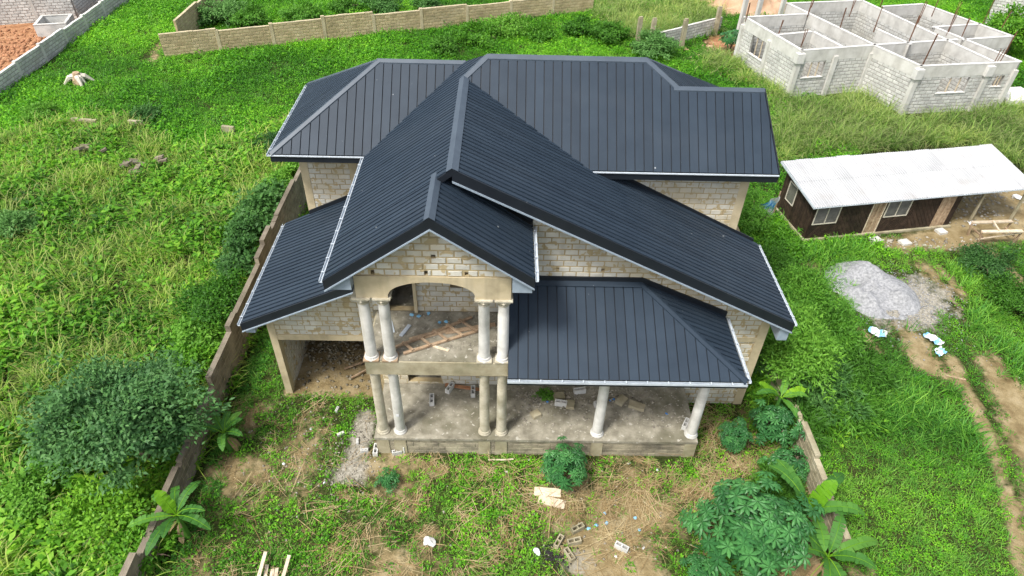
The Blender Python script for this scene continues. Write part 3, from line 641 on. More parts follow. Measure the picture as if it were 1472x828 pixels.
# ================================================================ BOUNDARY WALLS
def facing(p, q):                                 # order so that the outward face looks at the camera
    p = Vector(p); q = Vector(q); a = math.atan2(q.y-p.y, q.x-p.x); n = Vector((math.sin(a), -math.cos(a)))
    c = (p+q)/2
    return (p, q, a) if n.x*(CPOS.x-c.x)+n.y*(CPOS.y-c.y) > 0 else (q, p, math.atan2(p.y-q.y, p.x-q.x))
def sections(root, p, q, heights, mats, topmat, budget, mb, thick=.16, pillar=None, zb=-.15, joint=.03, bw=.42, bh=.215, order=None, ragged=0):
    p, q, a = facing(p, q); U = Vector((math.cos(a), math.sin(a), 0)); N = Vector((math.sin(a), -math.cos(a), 0)); L = (q-p).length; n = len(heights); s = L/n
    idx = list(range(n))
    if order == 'near': idx.sort(key=lambda i: ((p+U*(s*(i+.5)))-CPOS).length)
    for i in idx:
        h = heights[i]; o = p+U*(s*i); gap = .004
        block_wall('wall_section', root, (o.x, o.y, 0), a, rect(0, s-gap, zb, h), (), thick, mats, budget, mb, joint=joint, bw=bw, bh=bh, zb=zb)
        m = MB(); x = 0
        while x < s-.02:
            w_ = min(random.uniform(.5, 1.4), s-x); hh = random.uniform(.03, .06) + (random.uniform(0, ragged) if random.random() < .3 else 0)
            c = o+U*(x+w_/2)-N*(thick/2); m.box((c.x, c.y, h+hh/2), (w_-.01, thick+.03, hh), a); x += w_
        m.build('coping', M[topmat], root)
        if pillar and i > 0:
            c = o-N*(thick/2-.0); MB().box((c.x, c.y, (h+zb)/2+.04), (.24, thick+.07, h-zb+.1), a).build('pillar', M[pillar], root)
# left boundary: brown block wall beside the house
r = thing('boundary_wall', 'brown block boundary wall running between the weedy field and the house', 'boundary wall', (-9.8, 18, 0)); r.location = (0, 0, 0)
mb = MB(); sections(r, (-9.93, 6.5, 0), (-9.85, 33.5, 0), [1.0, .95, 1.05, 1.6, 1.8, 2.1, 2.15, 2.0, 1.9], ('wblock', 'wmortar'), 'wblock', Budget(300), mb, order='near', ragged=.3, joint=.035)
tag(mb.build('blockwork', M['wblock'], r), kind='stuff')
# right boundary: low broken wall
r = thing('boundary_wall', 'low broken tan wall stub behind the big lobed-leaf plant and bananas', 'boundary wall')
mb = MB(); sections(r, (10.12, 22.5, 0), (10.12, 10.2, 0), [.9, .95, 1.0, 1.05, 1.1, .95, 1.2, .95, .9], ('slab', 'slab'), 'slab', Budget(250), mb, joint=.05, order='near', ragged=.25)
if mb.v: tag(mb.build('blockwork', M['wblock'], r), kind='stuff')
# back wall, ochre, stepping down to the right
r = thing('boundary_wall', 'long ochre block wall stepping along the far side of the green field', 'boundary wall')
mb = MB(); sections(r, pz(238, 84), pz(852, 17), [1.65, 1.5, 1.6, 1.75, 1.5, 1.6, 1.45, 1.5, 1.35], ('yblock', 'mortar'), 'concrete', None, mb, pillar='concrete', joint=.05, bw=.45, bh=.225)
tag(mb.build('blockwork', M['yblock'], r), kind='stuff')
r = thing('boundary_wall', 'ochre block wall running away from the corner of the far enclosed plot', 'boundary wall')
mb = MB(); sections(r, (-23.8, 49.2, 0), (-23.6, 66, 0), [1.9, 1.75, 1.8, 1.7], ('yblock', 'mortar'), 'concrete', None, mb, pillar='concrete', joint=.05, bw=.45, bh=.225)
tag(mb.build('blockwork', M['yblock'], r), kind='stuff')
# grey stepped wall of the dug plot
r = thing('boundary_wall', 'pale grey stepped block wall beside the bare earth plot', 'boundary wall')
mb = MB(); sections(r, (-32.0, 37, 0), (-32.0, 70, 0), [1.1, 1.1, 1.15, 1.2, 1.1, 1.15, 1.2, 1.15, 1.1, 1.15, 1.1], ('gblock', 'gmortar'), 'wtop', None, mb, pillar='gbeam', joint=.05, bw=.45, bh=.225)
tag(mb.build('blockwork', M['gblock'], r), kind='stuff')
# low wall with posts, far right of the field
r = thing('boundary_wall', 'short grey block wall between concrete posts among tall reeds', 'boundary wall')
mb = MB(); sections(r, pz(948, 69), pz(1034, 47), [1.15, 1.2, 1.2], ('gblock', 'gmortar'), 'gbeam', None, mb, joint=.05, bw=.45)
tag(mb.build('blockwork', M['gblock'], r), kind='stuff')
for (x, y, h) in ((916, 62, 1.9), (935, 66, 2.0), (979, 69, 2.1), (1027, 50, 2.1)):
    p = pz(x, y); o = MB(); o.box((p.x, p.y, h/2-.1), (.3, .3, h+.2), .2); o.box((p.x+.02, p.y, h+.06), (.26, .2, .1), .3)
    tag(o.build('fence_post', M['slab']), 'square concrete post beside the short grey wall among reeds', 'post', 'concrete posts by the short grey wall')
for (x, y, h) in ((1058, 62, 3.4), (1082, 48, 3.0), (1118, 34, 3.2)):
    p = pz(x, y); o = MB(); o.box((p.x, p.y, h/2-.1), (.32, .28, h+.2), .3); o.tube([(p.x, p.y, h), (p.x+.03, p.y, h+.7)], .02, 5)
    tag(o.build('column_stub', M['gbeam']), 'slim bare concrete column standing behind the roofless building shell', 'column', 'bare columns behind the roofless shell')

# ================================================================ DUG PLOT (far left)
r = thing('building_wall', 'tall grey block wall of a building behind the bare earth plot', 'building')  # outer walls of a building, nothing behind them
mb = MB(); sections(r, pz(-120, 44), pz(112, 28), [3.3, 3.3, 3.3, 3.3], ('gblock', 'gmortar'), 'gbeam', None, mb, pillar='gbeam', joint=.05, bw=.45)
sections(r, pz(112, 28)+Vector((.1, .1, 0)), pz(152, -6), [3.3, 3.3], ('gblock', 'gmortar'), 'gbeam', None, mb, pillar='gbeam', joint=.05, bw=.45)
tag(mb.build('blockwork', M['gblock'], r), kind='stuff')
r = thing('water_tank', 'square open block tank standing on the bare earth plot', 'tank')
c = pz(84, 46); a = R(14); mb = MB()
for (dx, dy, L, rz) in ((0, -1.0, 2.2, 0), (0, 1.0, 2.2, 0), (-1.0, 0, 1.84, math.pi/2), (1.0, 0, 1.84, math.pi/2)):
    d = Matrix.Rotation(a, 3, 'Z') @ Vector((dx, dy, 0)); MB().box((c.x+d.x, c.y+d.y, .42), (L, .16, 1.0), a+rz).build('side_wall', M['gblock'], r)
    MB().box((c.x+d.x, c.y+d.y, .945), (L+.02, .2, .05), a+rz).build('rim', M['gbeam'], r)
MB().box((c.x, c.y, .05), (1.9, 1.9, .1), a).build('tank_floor', M['dark'], r)

# ================================================================ ROOFLESS SHELL (far right)
r = thing('building_shell', 'roofless grey block building shell with open rooms and rusty bars', 'building')
HT = 3.15
cpx = lambda x, y: (1000+x/3.119, y/3.119)
def T(x, y): 
    p = pz(*cpx(x, y), HT); return Vector((p.x, p.y, 0))
def shell_wall(p, q, wins=(), h=HT, inner=False, mb=None):
    p, q, a = facing(p, q); U = Vector((math.cos(a), math.sin(a), 0)); N = Vector((math.sin(a), -math.cos(a), 0)); L = (q-p).length
    hs = []
    for quad in wins:                              # pixel corners of an opening on this wall
        us, zs = [], []
        for (x, y) in quad:
            d = ray(*cpx(x, y)); t = ((p-CPOS).dot(N))/d.dot(N); w_ = CPOS+d*t; us.append((w_-p).dot(U)); zs.append(w_.z)
        hs.append((max(.2, min(us)), min(L-.2, max(us)), min(zs), max(zs)))
    wl = block_wall('wall', r, (p.x, p.y, 0), a, rect(0, L, -.3, h), hs, .15, ('gblock', 'gmortar'), None, mb, bw=.45, bh=.23, joint=.045, show=lambda u, z: z < h-.75, zb=-.3)
    c = (p+q)/2-N*.075; MB().box((c.x, c.y, h+.03), (L+.1, .19, .06), a).build('wall_top', M['wtop'], r)
    c = (p+q)/2+N*.005; MB().box((c.x, c.y, h-.37), (L, .03, .7), a).build('ring_beam', M['gbeam'], r)
    for w_ in hs:
        for f in (.35, .7):
            c = p+U*(w_[0]+(w_[1]-w_[0])*f)-N*.06; MB().box((c.x, c.y, (w_[2]+w_[3])/2), (.07, .05, w_[3]-w_[2]-.01), a).build('window_prop', M['palewood'], r)
        c = p+U*((w_[0]+w_[1])/2)-N*.05; MB().box((c.x, c.y, w_[2]+.02), (w_[1]-w_[0]+.12, .22, .05), a).build('sill', M['wtop'], r)
mb = MB()
A_, B_, D_, E_, F_ = T(222, 80), T(475, 230), T(800, 206), T(1010, 300), T(1450, 281)
W_ = [(A_, B_, [[(255, 165), (305, 175), (300, 262), (252, 248)]]), (B_, D_, [[(492, 282), (575, 276), (562, 344), (478, 350)]]), (D_, E_, ()), (E_, F_, [[(1105, 352), (1220, 346), (1200, 414), (1082, 420)], [(1345, 342), (1385, 338), (1362, 388), (1325, 390)]])]
for p, q, ws in W_: shell_wall(p, q, ws, mb=mb)
for p, q in (((222, 80), (500, 66)), ((412, 18), (800, 205)), ((372, 160), (525, 145)), ((525, 145), (650, 210)), ((412, 18), (745, 5)), ((745, 5), (1325, 276)),
             ((802, 205), (1175, 181)), ((842, 32), (1020, 21)), ((1022, 21), (1420, 166)), ((1068, 125), (1280, 111)), ((1202, 181), (1420, 166)), ((1452, 279), (1075, 127)), ((815, 135), (960, 200))):
    shell_wall(T(*p), T(*q), inner=True, mb=mb)
tag(mb.build('blockwork', M['gblock'], r), kind='stuff')
for p in (A_, B_, D_, E_, F_, (A_+B_)/2, (B_+D_)/2, E_+(F_-E_)*.72):
    d = (CPOS-p); d.z = 0; d.normalize(); MB().box((p.x+d.x*.02, p.y+d.y*.02, 1.2), (.3, .3, 3.0), .2).build('corner_column', M['gbeam'], r)
for p in (B_, E_, E_+(F_-E_)*.72):
    d = (CPOS-p); d.z = 0; d.normalize(); MB().box((p.x+d.x*.05, p.y+d.y*.05, HT-.42), (.52, .4, .62), .2).build('formwork_box', M['wtop'], r)
for (x, y, l) in ((228, 85, 1.1), (500, 66, 1.5), (480, 200, 1.0), (372, 150, .9), (650, 130, 1.4), (520, 20, 1.2), (690, 60, 1.1), (800, 130, 1.5), (830, 30, 1.6), (960, 180, 1.6), (1020, 290, 1.9), (1000, 90, 1.3), (1130, 150, 1.4), (1190, 170, 1.3), (1060, 60, 1.2), (1280, 110, 1.8), (1345, 275, .8), (1360, 275, 1.9), (1375, 110, 1.0), (1160, 80, 1.1)):
    p = T(x, y)
    for k in range(2):
        a = random.uniform(0, 6); e = Vector((p.x+.06*math.cos(a), p.y+.06*math.sin(a), HT-.2))
        MB().tube([e, e+Vector((random.uniform(-.05, .15), random.uniform(-.05, .05), l+.2))], .026, 5).build('rusty_bar', M['rust'], r)
for (x, y) in ((1020, 360), (1060, 350), (980, 365), (560, 260), (590, 150)):                          # loose props inside the rooms
    p = pz(*cpx(x, y), .3); MB().bar((p.x, p.y, 0), (p.x+random.uniform(-.8, .8), p.y+1.0, 1.6), .08, .05).build('prop', M['wood'], r)
p = pz(1448, 152); MB().box((p.x+.6, p.y+.6, .3), (2.4, 2.0, .6), .16).build('step_slab', M['wtop'], r)
# second block house at the frame's edge
r = thing('block_house', 'pale block house wall with a propped post behind the roofless shell', 'building')
mb = MB(); sections(r, pz(1412, 40), pz(1560, 66), [4.2, 4.2, 4.2], ('gblock', 'gmortar'), 'gbeam', None, mb, pillar='gbeam', joint=.05, bw=.45)
tag(mb.build('blockwork', M['gblock'], r), kind='stuff')
p = pz(1470, 52); MB().box((p.x+.9, p.y-.2, 2.3), (1.0, .12, 1.6), .3).build('opening_shade_panel', M['dark'], r)  # dark panel on the wall paints the opening's unlit depth

# ================================================================ SHED
sx, sy = .983, .183; SA = math.atan2(sy, sx); SO = Vector((14.6, 26.4, 0))
shed = thing('shed', 'long dark wooden shed with a white sheet metal roof', 'shed')
def sl(s, t, z): return Vector((SO.x+s*sx-t*sy, SO.y+s*sy+t*sx, z))
SW, SD = 7.85, 2.85
MB().prism([sl(-.12, -.14, -.1), sl(SW+.1, -.14, -.1), sl(SW+.1, SD+.1, -.1), sl(-.12, SD+.1, -.1)], (0, 0, .2)).build('base_slab', M['slab'], shed)
zf = lambda t: 2.07+.14*t
def shed_face(name, pts2, holes, fr):              # wall core with openings; fr maps (u,z,d) to the world
    c = MB(); us = sorted({p[0] for p in pts2} | {h[0] for h in holes} | {h[1] for h in holes})
    for a, b in zip(us, us[1:]):
        q = clip_rect(pts2, (a, b, -9, 9))
        for s_ in minus_holes(q, [h for h in holes if h[0] < b-1e-5 and h[1] > a+1e-5]): c.prism([fr(u, z, 0) for u, z in s_], fr(0, 0, -.06)-fr(0, 0, 0))
    return c.build(name, M['brownwood'], shed)
F1 = lambda u, z, d: sl(u, -d, z)
F2 = lambda u, z, d: sl(-d, SD-u, z)
wins = [(.14, 1.32, .95, 1.88), (3.9, 5.08, 1.0, 1.9)]; drs = [(3.1, 3.72, .1, 1.9), (6.85, 7.5, .1, 1.93)]
wf = shed_face('front_wall', rect(0, SW, .1, 2.05), wins+drs, F1)
wsid = shed_face('side_wall', [(0, .1), (SD, .1), (SD, 2.05), (0, 2.45)], [(.55, 1.2, .95, 1.9)], F2)
def boarding(wall, poly, holes, fr, ang, step):    # diagonal boards laid over the core
    m = MB(); c, s_ = math.cos(ang), math.sin(ang); k = -14.0
    while k < 16:
        band = [(p[0], p[1]) for p in poly]
        f = lambda p: p[0]*c+p[1]*s_
        band = clip(band, lambda p: f(p)-k-.008)
        if len(band) > 2: band = clip(band, lambda p: k+step-.008-f(p))
        if len(band) > 2:
            for q in minus_holes(band, holes):
                if area(q) > .01: m.prism([fr(u, z, .014+random.uniform(0, .006)) for u, z in q], fr(0, 0, -.014)-fr(0, 0, 0))
        k += step
    tag(m.build('boarding', M['brownwood'], wall), kind='stuff')
g_ = .05; gr = lambda h: (h[0]-g_, h[1]+g_, h[2]-g_, h[3]+g_)
for i, (a, b) in enumerate(((0, 1.5), (1.5, 3.05), (3.75, 5.4), (5.4, 6.8), (7.55, SW))):
    boarding(wf, rect(a, b, .1, 2.04), [gr(h) for h in wins+drs], F1, R(35 if i % 2 else -35), .17)
boarding(wsid, [(0, .1), (SD, .1), (SD, 2.04), (0, 2.43)], [gr((.55, 1.2, .95, 1.9))], F2, 0, .17)
shed_face('back_wall', rect(0, SW, .1, 2.4), [], lambda u, z, d: sl(u, SD-.06-d, z)); shed_face('side_wall', [(0, .1), (SD, .1), (SD, 2.05), (0, 2.45)], [], lambda u, z, d: sl(SW-.01-d, SD-u, z))
def window(h, fr, panes=2):
    a, b, c, d = h; t = .05; m = MB()
    for q in (rect(a-t, b+t, d, d+t), rect(a-t, b+t, c-t, c), rect(a-t, a, c, d), rect(b, b+t, c, d), rect((a+b)/2-.02, (a+b)/2+.02, c, d)) if panes == 2 else (rect(a-t, b+t, d, d+t), rect(a-t, b+t, c-t, c), rect(a-t, a, c, d), rect(b, b+t, c, d)):
        m.prism([fr(u, z, .045) for u, z in q], fr(0, 0, -.08)-fr(0, 0, 0))
    w_ = m.build('window', M['frame'], shed); sp = [(a, (a+b)/2-.02), ((a+b)/2+.02, b)] if panes == 2 else [(a, b)]
    for u0, u1 in sp:
        l = MB(); k = c
        while k < d-.02:
            l.add([fr(u0, k, .03), fr(u1, k, .03), fr(u1, min(d, k+.11), -.01), fr(u0, min(d, k+.11), -.01)], [(0, 1, 2, 3)]); k += .1
        l.build('louvre_pane', M['glass'], w_)
for h in wins: window(h, F1)
window((.55, 1.2, .95, 1.9), F2, 1)
for i, h in enumerate(drs):
    d_ = MB(); a, b, c, e = h
    d_.prism([F1(u, z, -.0 if i else -.02) for u, z in rect(a+.02, b-.02, c, e)], F1(0, 0, -.03)-F1(0, 0, 0))
    dd = d_.build('door', M['wood'] if i else M['wood'], shed)
    for u in np.linspace(a+.06, b-.1, 3): MB().prism([F1(x, z, .012) for x, z in rect(u, u+.09, c+.1, e-.1)], F1(0, 0, -.02)-F1(0, 0, 0)).build('door_panel', M['wood'], dd)
    for x0, x1 in ((a-.05, a+.01), (b-.01, b+.05)): MB().prism([F1(x, z, .03) for x, z in rect(x0, x1, c, e+.04)], F1(0, 0, -.06)-F1(0, 0, 0)).build('door_frame', M['palewood' if i == 0 else 'wood'], shed)
RL = 11.9
n = 16; dw = RL/n
for row, (t0, t1) in enumerate(((-.28, 1.62), (1.55, 3.2))):
    for k in range(n):
        a = -.28+k*dw; m = MB(); lift = .012*row+.006*(k % 2)
        pr = []
        for j in range(13):
            u = a+(dw+.03)*j/12; z = .012*math.cos(j*math.pi)
            pr.append((u, z+lift+random.uniform(0, .002)))
        vs = [sl(u, t, zf(t)+.05+z) for t in (t0, t1+random.uniform(-.03, .05)) for u, z in pr]
        m.add(vs, [(j, j+1, j+14, j+13) for j in range(12)]); m.build('roof_sheet', M['whiteroof'], shed)
for t in (-.15, 1.5, 3.0):
    MB().bar(sl(-.25, t, zf(t)-.02), sl(RL-.3, t, zf(t)-.02), .06, .09).build('purlin', M['wood'], shed)
MB().prism([sl(-.3, -.29, zf(-.29)+.0), sl(RL-.27, -.29, zf(-.29)), sl(RL-.27, -.29, zf(-.29)+.05), sl(-.3, -.29, zf(-.29)+.05)], sl(0, -.02, 0)-sl(0, 0, 0)).build('fascia', M['trim'], shed)
MB().bar(sl(-.29, -.28, zf(-.28)), sl(-.29, 3.2, zf(3.2)), .03, .1).build('verge_board', M['trim'], shed)
for s_, t in ((9.2, .1), (11.4, -.1), (11.4, 2.9), (9.4, 2.9)):
    MB().bar(sl(s_, t, -.1), sl(s_, t, zf(t)-.03), .1, .1).build('post', M['slab'], shed)
# ================================================================ FOLIAGE TOOLS
def np_mesh(name, co, quads, mats, attrs=None, midx=None, tris=None):
    me = bpy.data.meshes.new(name); co = np.asarray(co, np.float32); me.vertices.add(len(co)); me.vertices.foreach_set('co', co.ravel())
    fa = np.asarray(quads, np.int32); me.loops.add(fa.size); me.loops.foreach_set('vertex_index', fa.ravel())
    me.polygons.add(len(fa)); me.polygons.foreach_set('loop_start', np.arange(0, fa.size, fa.shape[1], dtype=np.int32))
    for k, v in (attrs or {}).items(): me.attributes.new(k, 'FLOAT', 'POINT').data.foreach_set('value', np.asarray(v, np.float32))
    for m in (mats if isinstance(mats, (list, tuple)) else [mats]): me.materials.append(m)
    if midx is not None: me.polygons.foreach_set('material_index', np.asarray(midx, np.int32))
    me.update(calc_edges=True); return me
def unit(v): return v/np.maximum(np.linalg.norm(v, axis=-1, keepdims=True), 1e-6)
def leaf_quads(P, D, N, L, W, droop=.15):
    """one folded leaf per row: base, left, tip, right"""
    S_ = unit(np.cross(D, N)); U_ = unit(np.cross(S_, D)); L = np.asarray(L)[:, None]; W = np.asarray(W)[:, None]
    mid = P + D*L*.45
    v = np.stack([P, mid+S_*W*.5+U_*W*.12, P+D*L-U_*L*droop, mid-S_*W*.5+U_*W*.12], 1)
    n = len(P); q = np.arange(n*4).reshape(n, 4)
    return v.reshape(-1, 3), q
def crown_points(n, c, rad, ncl, sig, r_, lo=-.55, shell=.5):
    cl = []
    while len(cl) < ncl:
        d = unit(r_.normal(size=3)); 
        if d[2] < lo: continue
        k = shell+(1-shell)*r_.random()**.6; k *= .62+.66*float(vnoise(d[0]*3+7, d[1]*3+d[2]*2, 1, ncl % 13))
        cl.append(d*k)
    cl = np.array(cl)*np.array(rad); w_ = r_.integers(0, ncl, n)
    off = r_.normal(size=(n, 3))*np.array(sig); off[:, 2] *= .6
    P = cl[w_]+off; out = unit(P/np.array(rad)); return P+np.array(c), out, w_
def leafy(name, label, cat, base, rad, h, nleaf, ll, lw, mat, seed, group=None, ncl=60, sig=None, trunk=.06, stems=3, lo=-.55, shell=.35, updir=.5, lobes=4):
    """shrub or tree: tapered trunk with limbs, and a crown of many small leaves in clumps"""
    r_ = np.random.default_rng(seed); rr = random.Random(seed)
    t = thing(name, label, cat, (base[0], base[1], 0), 0, group)
    c = (0, 0, h); m = MB()
    for k in range(stems):
        a = k*2*math.pi/stems+rr.uniform(-.4, .4); q = rr.uniform(.45, .75)
        e = Vector((rad[0]*q*math.cos(a), rad[1]*q*math.sin(a), h+rad[2]*rr.uniform(-.25, .05)))
        s0 = Vector((.05*math.cos(a), .05*math.sin(a), -.1)); mid = Vector((e.x*.25, e.y*.25, h*.5))
        m.tube([s0, mid, e*.7+Vector((0, 0, h*.25)), e], [trunk, trunk*.75, trunk*.45, trunk*.15], 6)
        for j in range(3):
            b = e*rr.uniform(.5, .8)+Vector((0, 0, h*.2)); f = b+Vector((rr.uniform(-.5, .5)*rad[0], rr.uniform(-.5, .5)*rad[1], rr.uniform(-.1, .15)*rad[2])); m.tube([b, (b+f)/2+Vector((0, 0, .05)), f], [trunk*.35, trunk*.25, trunk*.1], 5)
    m.build('trunk', M['trunk'], t)
    parts = []; nl = lobes                            # the crown is a few uneven lobes, not one dome
    for k in range(nl):
        a = 2*math.pi*k/nl+rr.uniform(-.5, .5); q = rr.uniform(.32, .62) if k else .1; s_ = rr.uniform(.5, .78) if k else .72
        cc = (rad[0]*q*math.cos(a), rad[1]*q*math.sin(a), h+rad[2]*rr.uniform(-.3, .28)); n_ = int(nleaf*s_**2/(nl*.42))
        parts.append(crown_points(n_, cc, [x*s_ for x in rad], max(8, ncl//nl), sig or [x*.17 for x in rad], r_, lo, shell)[0])
    nt_ = int(nleaf*.05); P0 = crown_points(nt_, c, [x*1.12 for x in rad], max(6, ncl//4), [x*.09 for x in rad], r_, lo, .8)[0]   # stray twigs
    P = np.concatenate(parts+[P0])
    P = P[P[:, 2] > .02]; k = len(P); out = unit(P-np.array(c)); 
    D = unit(out*.6+r_.normal(size=(k, 3))*.6+np.array([0, 0, -.05])); N = unit(out*.5+np.array([0, 0, updir+.4])+r_.normal(size=(k, 3))*.35)
    v, q = leaf_quads(P, D, N, ll*r_.uniform(.65, 1.25, k), lw*r_.uniform(.7, 1.2, k))
    lv = np.clip(.5+.28*(fbm(P[:, 0]+9*seed, P[:, 1]+P[:, 2], .6, seed % 7)-.5)*2+r_.normal(size=k)*.2, 0, 1)
    me = np_mesh('crown', v, q, mat, {'lv': np.repeat(lv, 4)}); link(bpy.data.objects.new('crown', me), t)
    return t
M['lf_dark'] = LEAF('dark_tree_leaf', (.016, .06, .022), (.06, .17, .05), (.17, .36, .105), .4)
M['lf_bright'] = LEAF('bright_shrub_leaf', (.035, .13, .01), (.09, .27, .016), (.22, .46, .03), .35)
M['lf_mid'] = LEAF('green_shrub_leaf', (.045, .14, .014), (.1, .28, .026), (.21, .45, .05), .4)
M['lf_blue'] = LEAF('blue_green_leaf', (.035, .11, .026), (.08, .21, .045), (.17, .36, .09), .4)
M['lf_palm'] = LEAF('lobed_leaf', (.024, .1, .03), (.045, .17, .045), (.1, .3, .08), .25, .42)
M['lf_ban'] = LEAF('banana_leaf', (.04, .13, .025), (.07, .21, .035), (.15, .34, .05), .35, .55, spec=.25)
M['lf_banb'] = LEAF('young_banana_leaf', (.13, .33, .012), (.19, .42, .018), (.28, .52, .03), .4, .5)
M['dryleaf'] = LEAF('dry_banana_leaf', (.16, .1, .05), (.25, .17, .09), (.36, .27, .16), .2, .9)

# ---- trees and shrubs
leafy('tree', 'large dense dark green tree leaning over the brown boundary wall', 'tree', (-11.55, 13.4), (2.3, 2.0, 1.5), 2.45, 18000, .175, .085, M['lf_dark'], 3, ncl=80, sig=(.27, .26, .16), trunk=.14, stems=6, lobes=8)
p = pz(318, 432, 1.1); leafy('shrub', 'bright yellow-green shrub pressed against the brown wall beside the carport roof', 'shrub', p, (1.35, 1.5, .95), 1.15, 7500, .13, .07, M['lf_bright'], 5, ncl=60)
p = pz(378, 300, 1.0); leafy('shrub', 'broad-leaved blue-green shrub rising over the far top of the brown wall', 'shrub', p, (1.1, 1.6, .9), 1.1, 3200, .24, .14, M['lf_blue'], 6, ncl=45)
p = pz(342, 372, .9); leafy('shrub', 'low blue-green shrub between the wall and the bright yellow-green shrub', 'shrub', p, (.9, 1.2, .7), .8, 2400, .2, .11, M['lf_blue'], 7, ncl=35)
p = pz(1088, 305, 1.0); leafy('shrub', 'rounded green shrub growing against the rear corner by the shed', 'shrub', p, (.95, 1.2, 1.1), 1.1, 6000, .1, .05, M['lf_mid'], 8, ncl=50)
p = pz(1112, 372, .5); leafy('shrub', 'small shrub squeezed below the long roof slope eave', 'shrub', p, (1.0, 1.3, .6), .55, 4500, .1, .05, M['lf_mid'], 9, ncl=40)
p = pz(1150, 512, 1.4); leafy('shrub', 'tall feathery dark green shrub against the side of the house', 'shrub', p, (1.25, 2.0, 1.4), 1.5, 12000, .19, .055, M['lf_mid'], 10, ncl=90)
p = pz(1160, 425, 1.0); leafy('shrub', 'feathery green shrub beside the gutter end of the long slope', 'shrub', p, (1.1, 1.5, 1.0), 1.0, 7500, .17, .05, M['lf_mid'], 11, ncl=60)
p = pz(1215, 575, .5); leafy('shrub', 'spreading grassy bush out in the yard beyond the low broken wall', 'shrub', p, (1.3, 1.3, .6), .5, 4500, .3, .05, M['lf_mid'], 12, ncl=50)
p = pz(1420, 378, .4); leafy('shrub', 'dark low bush near the gravel heap and the timber trestle', 'shrub', p, (1.4, 1.2, .6), .5, 5000, .12, .06, M['lf_blue'], 13, ncl=45)
p = pz(1462, 432, .4); leafy('shrub', 'dark leafy bush beside the worn earth track', 'shrub', p, (1.2, 1.3, .7), .6, 5000, .12, .06, M['lf_mid'], 14, ncl=45)
p = pz(1458, 50, 1.6); leafy('tree', 'small round fruit tree between the roofless shell and the block house', 'tree', p, (2.2, 2.2, 1.5), 1.9, 6000, .28, .12, M['lf_bright'], 15, ncl=60, trunk=.12)
p = pz(942, 70, .6); leafy('shrub', 'dark bush standing left of the short grey wall and posts', 'shrub', p, (1.6, 1.6, .9), .8, 4000, .2, .1, M['lf_blue'], 16, ncl=40)
for i, (x, y, rr_) in enumerate(((330, 22, 1.9), (362, 30, 1.4), (290, 28, 1.2), (440, 22, 1.5), (552, 12, 1.6), (500, 8, 1.2), (620, 8, 1.2))):
    p = pz(x, y, .5); leafy('shrub', 'dark leafy bush inside the far plot behind the ochre wall', 'shrub', p, (rr_, rr_, rr_*.6), rr_*.5, 2600, .22, .11, M['lf_mid' if i % 2 else 'lf_blue'], 20+i, 'bushes in the enclosed far plot', ncl=36)
for i, (x, y, rr_) in enumerate(((690, 52, 1.6), (735, 40, 1.8), (780, 48, 1.3), (640, 66, 1.2), (835, 42, 1.5), (880, 52, 1.6))):
    p = pz(x, y, .5); leafy('shrub', 'leafy green bush growing at the foot of the ochre wall', 'shrub', p, (rr_, rr_*.9, rr_*.55), rr_*.45, 2600, .2, .1, M['lf_mid' if i % 2 else 'lf_bright'], 40+i, 'bushes below the ochre wall', ncl=36)
FB = ['blue-green weed bush alone in the tallest field grass', 'mid green weed bush below the bleached stump', 'dark weed bush between the footing strips and the ochre wall', 'bright weed bush on the field side of the large dark tree',
      'broad bright weed bush between the dark tree and the splayed banana', 'mid green weed bush at the field edge beyond the bright ones', 'blue-green weed bush at the corner of the hip roof eave', 'low bright weed bush at the low end of the brown wall']
for i, (x, y, rr_, mt) in enumerate(((25, 325, 1.0, 'lf_blue'), (60, 160, .9, 'lf_mid'), (212, 162, .8, 'lf_blue'), (110, 660, 1.0, 'lf_bright'), (165, 745, 1.2, 'lf_bright'), (50, 705, .9, 'lf_mid'), (400, 205, .9, 'lf_blue'), (210, 790, .9, 'lf_bright'))):
    p = pz(x, y, .4); leafy('shrub', FB[i], 'shrub', p, (rr_, rr_, rr_*.55), rr_*.5, 2800, .15, .08, M[mt], 60+i, 'weed bushes in the overgrown field', ncl=36)

for i, (x, y, rx_, ry_, h_, ll_, lw_, mt, lab) in enumerate(((1112, 430, 1.0, 1.2, .9, .2, .07, 'lf_mid', 'leafy bush tucked under the corner of the long roof slope'), (1188, 470, 1.2, 1.3, .9, .18, .05, 'lf_mid', 'feathery bush in the yard opposite the eave box'), (1180, 555, 1.1, 1.2, 1.0, .3, .06, 'lf_blue', 'strappy dark bush between the low wall and the yard grass'), (1118, 520, .7, .9, .8, .17, .06, 'lf_blue', 'dark bush filling the gap beside the house corner'), (1150, 600, .7, .9, .7, .3, .05, 'lf_mid', 'strappy grass clump against the inner side of the low wall'), (1120, 700, .6, .7, .5, .3, .045, 'lf_mid', 'strappy grass clump beneath the arching banana leaves'), (1235, 520, 1.2, 1.2, .6, .3, .05, 'lf_mid', 'loose strappy clump spreading over the open yard'), (1130, 350, .8, 1.0, .6, .16, .07, 'lf_bright', 'fresh green bush beside the near shed corner'))):
    p = pz(x, y, h_); leafy('shrub', lab, 'shrub', p, (rx_, ry_, h_*.85), h_, 5200, ll_, lw_, M[mt], 90+i, ncl=44)
p = pz(727, 457, 4.4); t = leafy('weed', 'small green weed sprouting on the balcony floor behind the column pair', 'weed', p, (.2, .2, .16), .16, 260, .07, .045, M['lf_mid'], 120, ncl=12, trunk=.01); t.location.z = 4.34
p = pz(783, 567, .9); t = leafy('weed', 'green weed patch growing through the terrace floor rubble', 'weed', p, (.35, .22, .14), .12, 420, .08, .05, M['lf_mid'], 121, ncl=14, trunk=.01); t.location.z = FZ
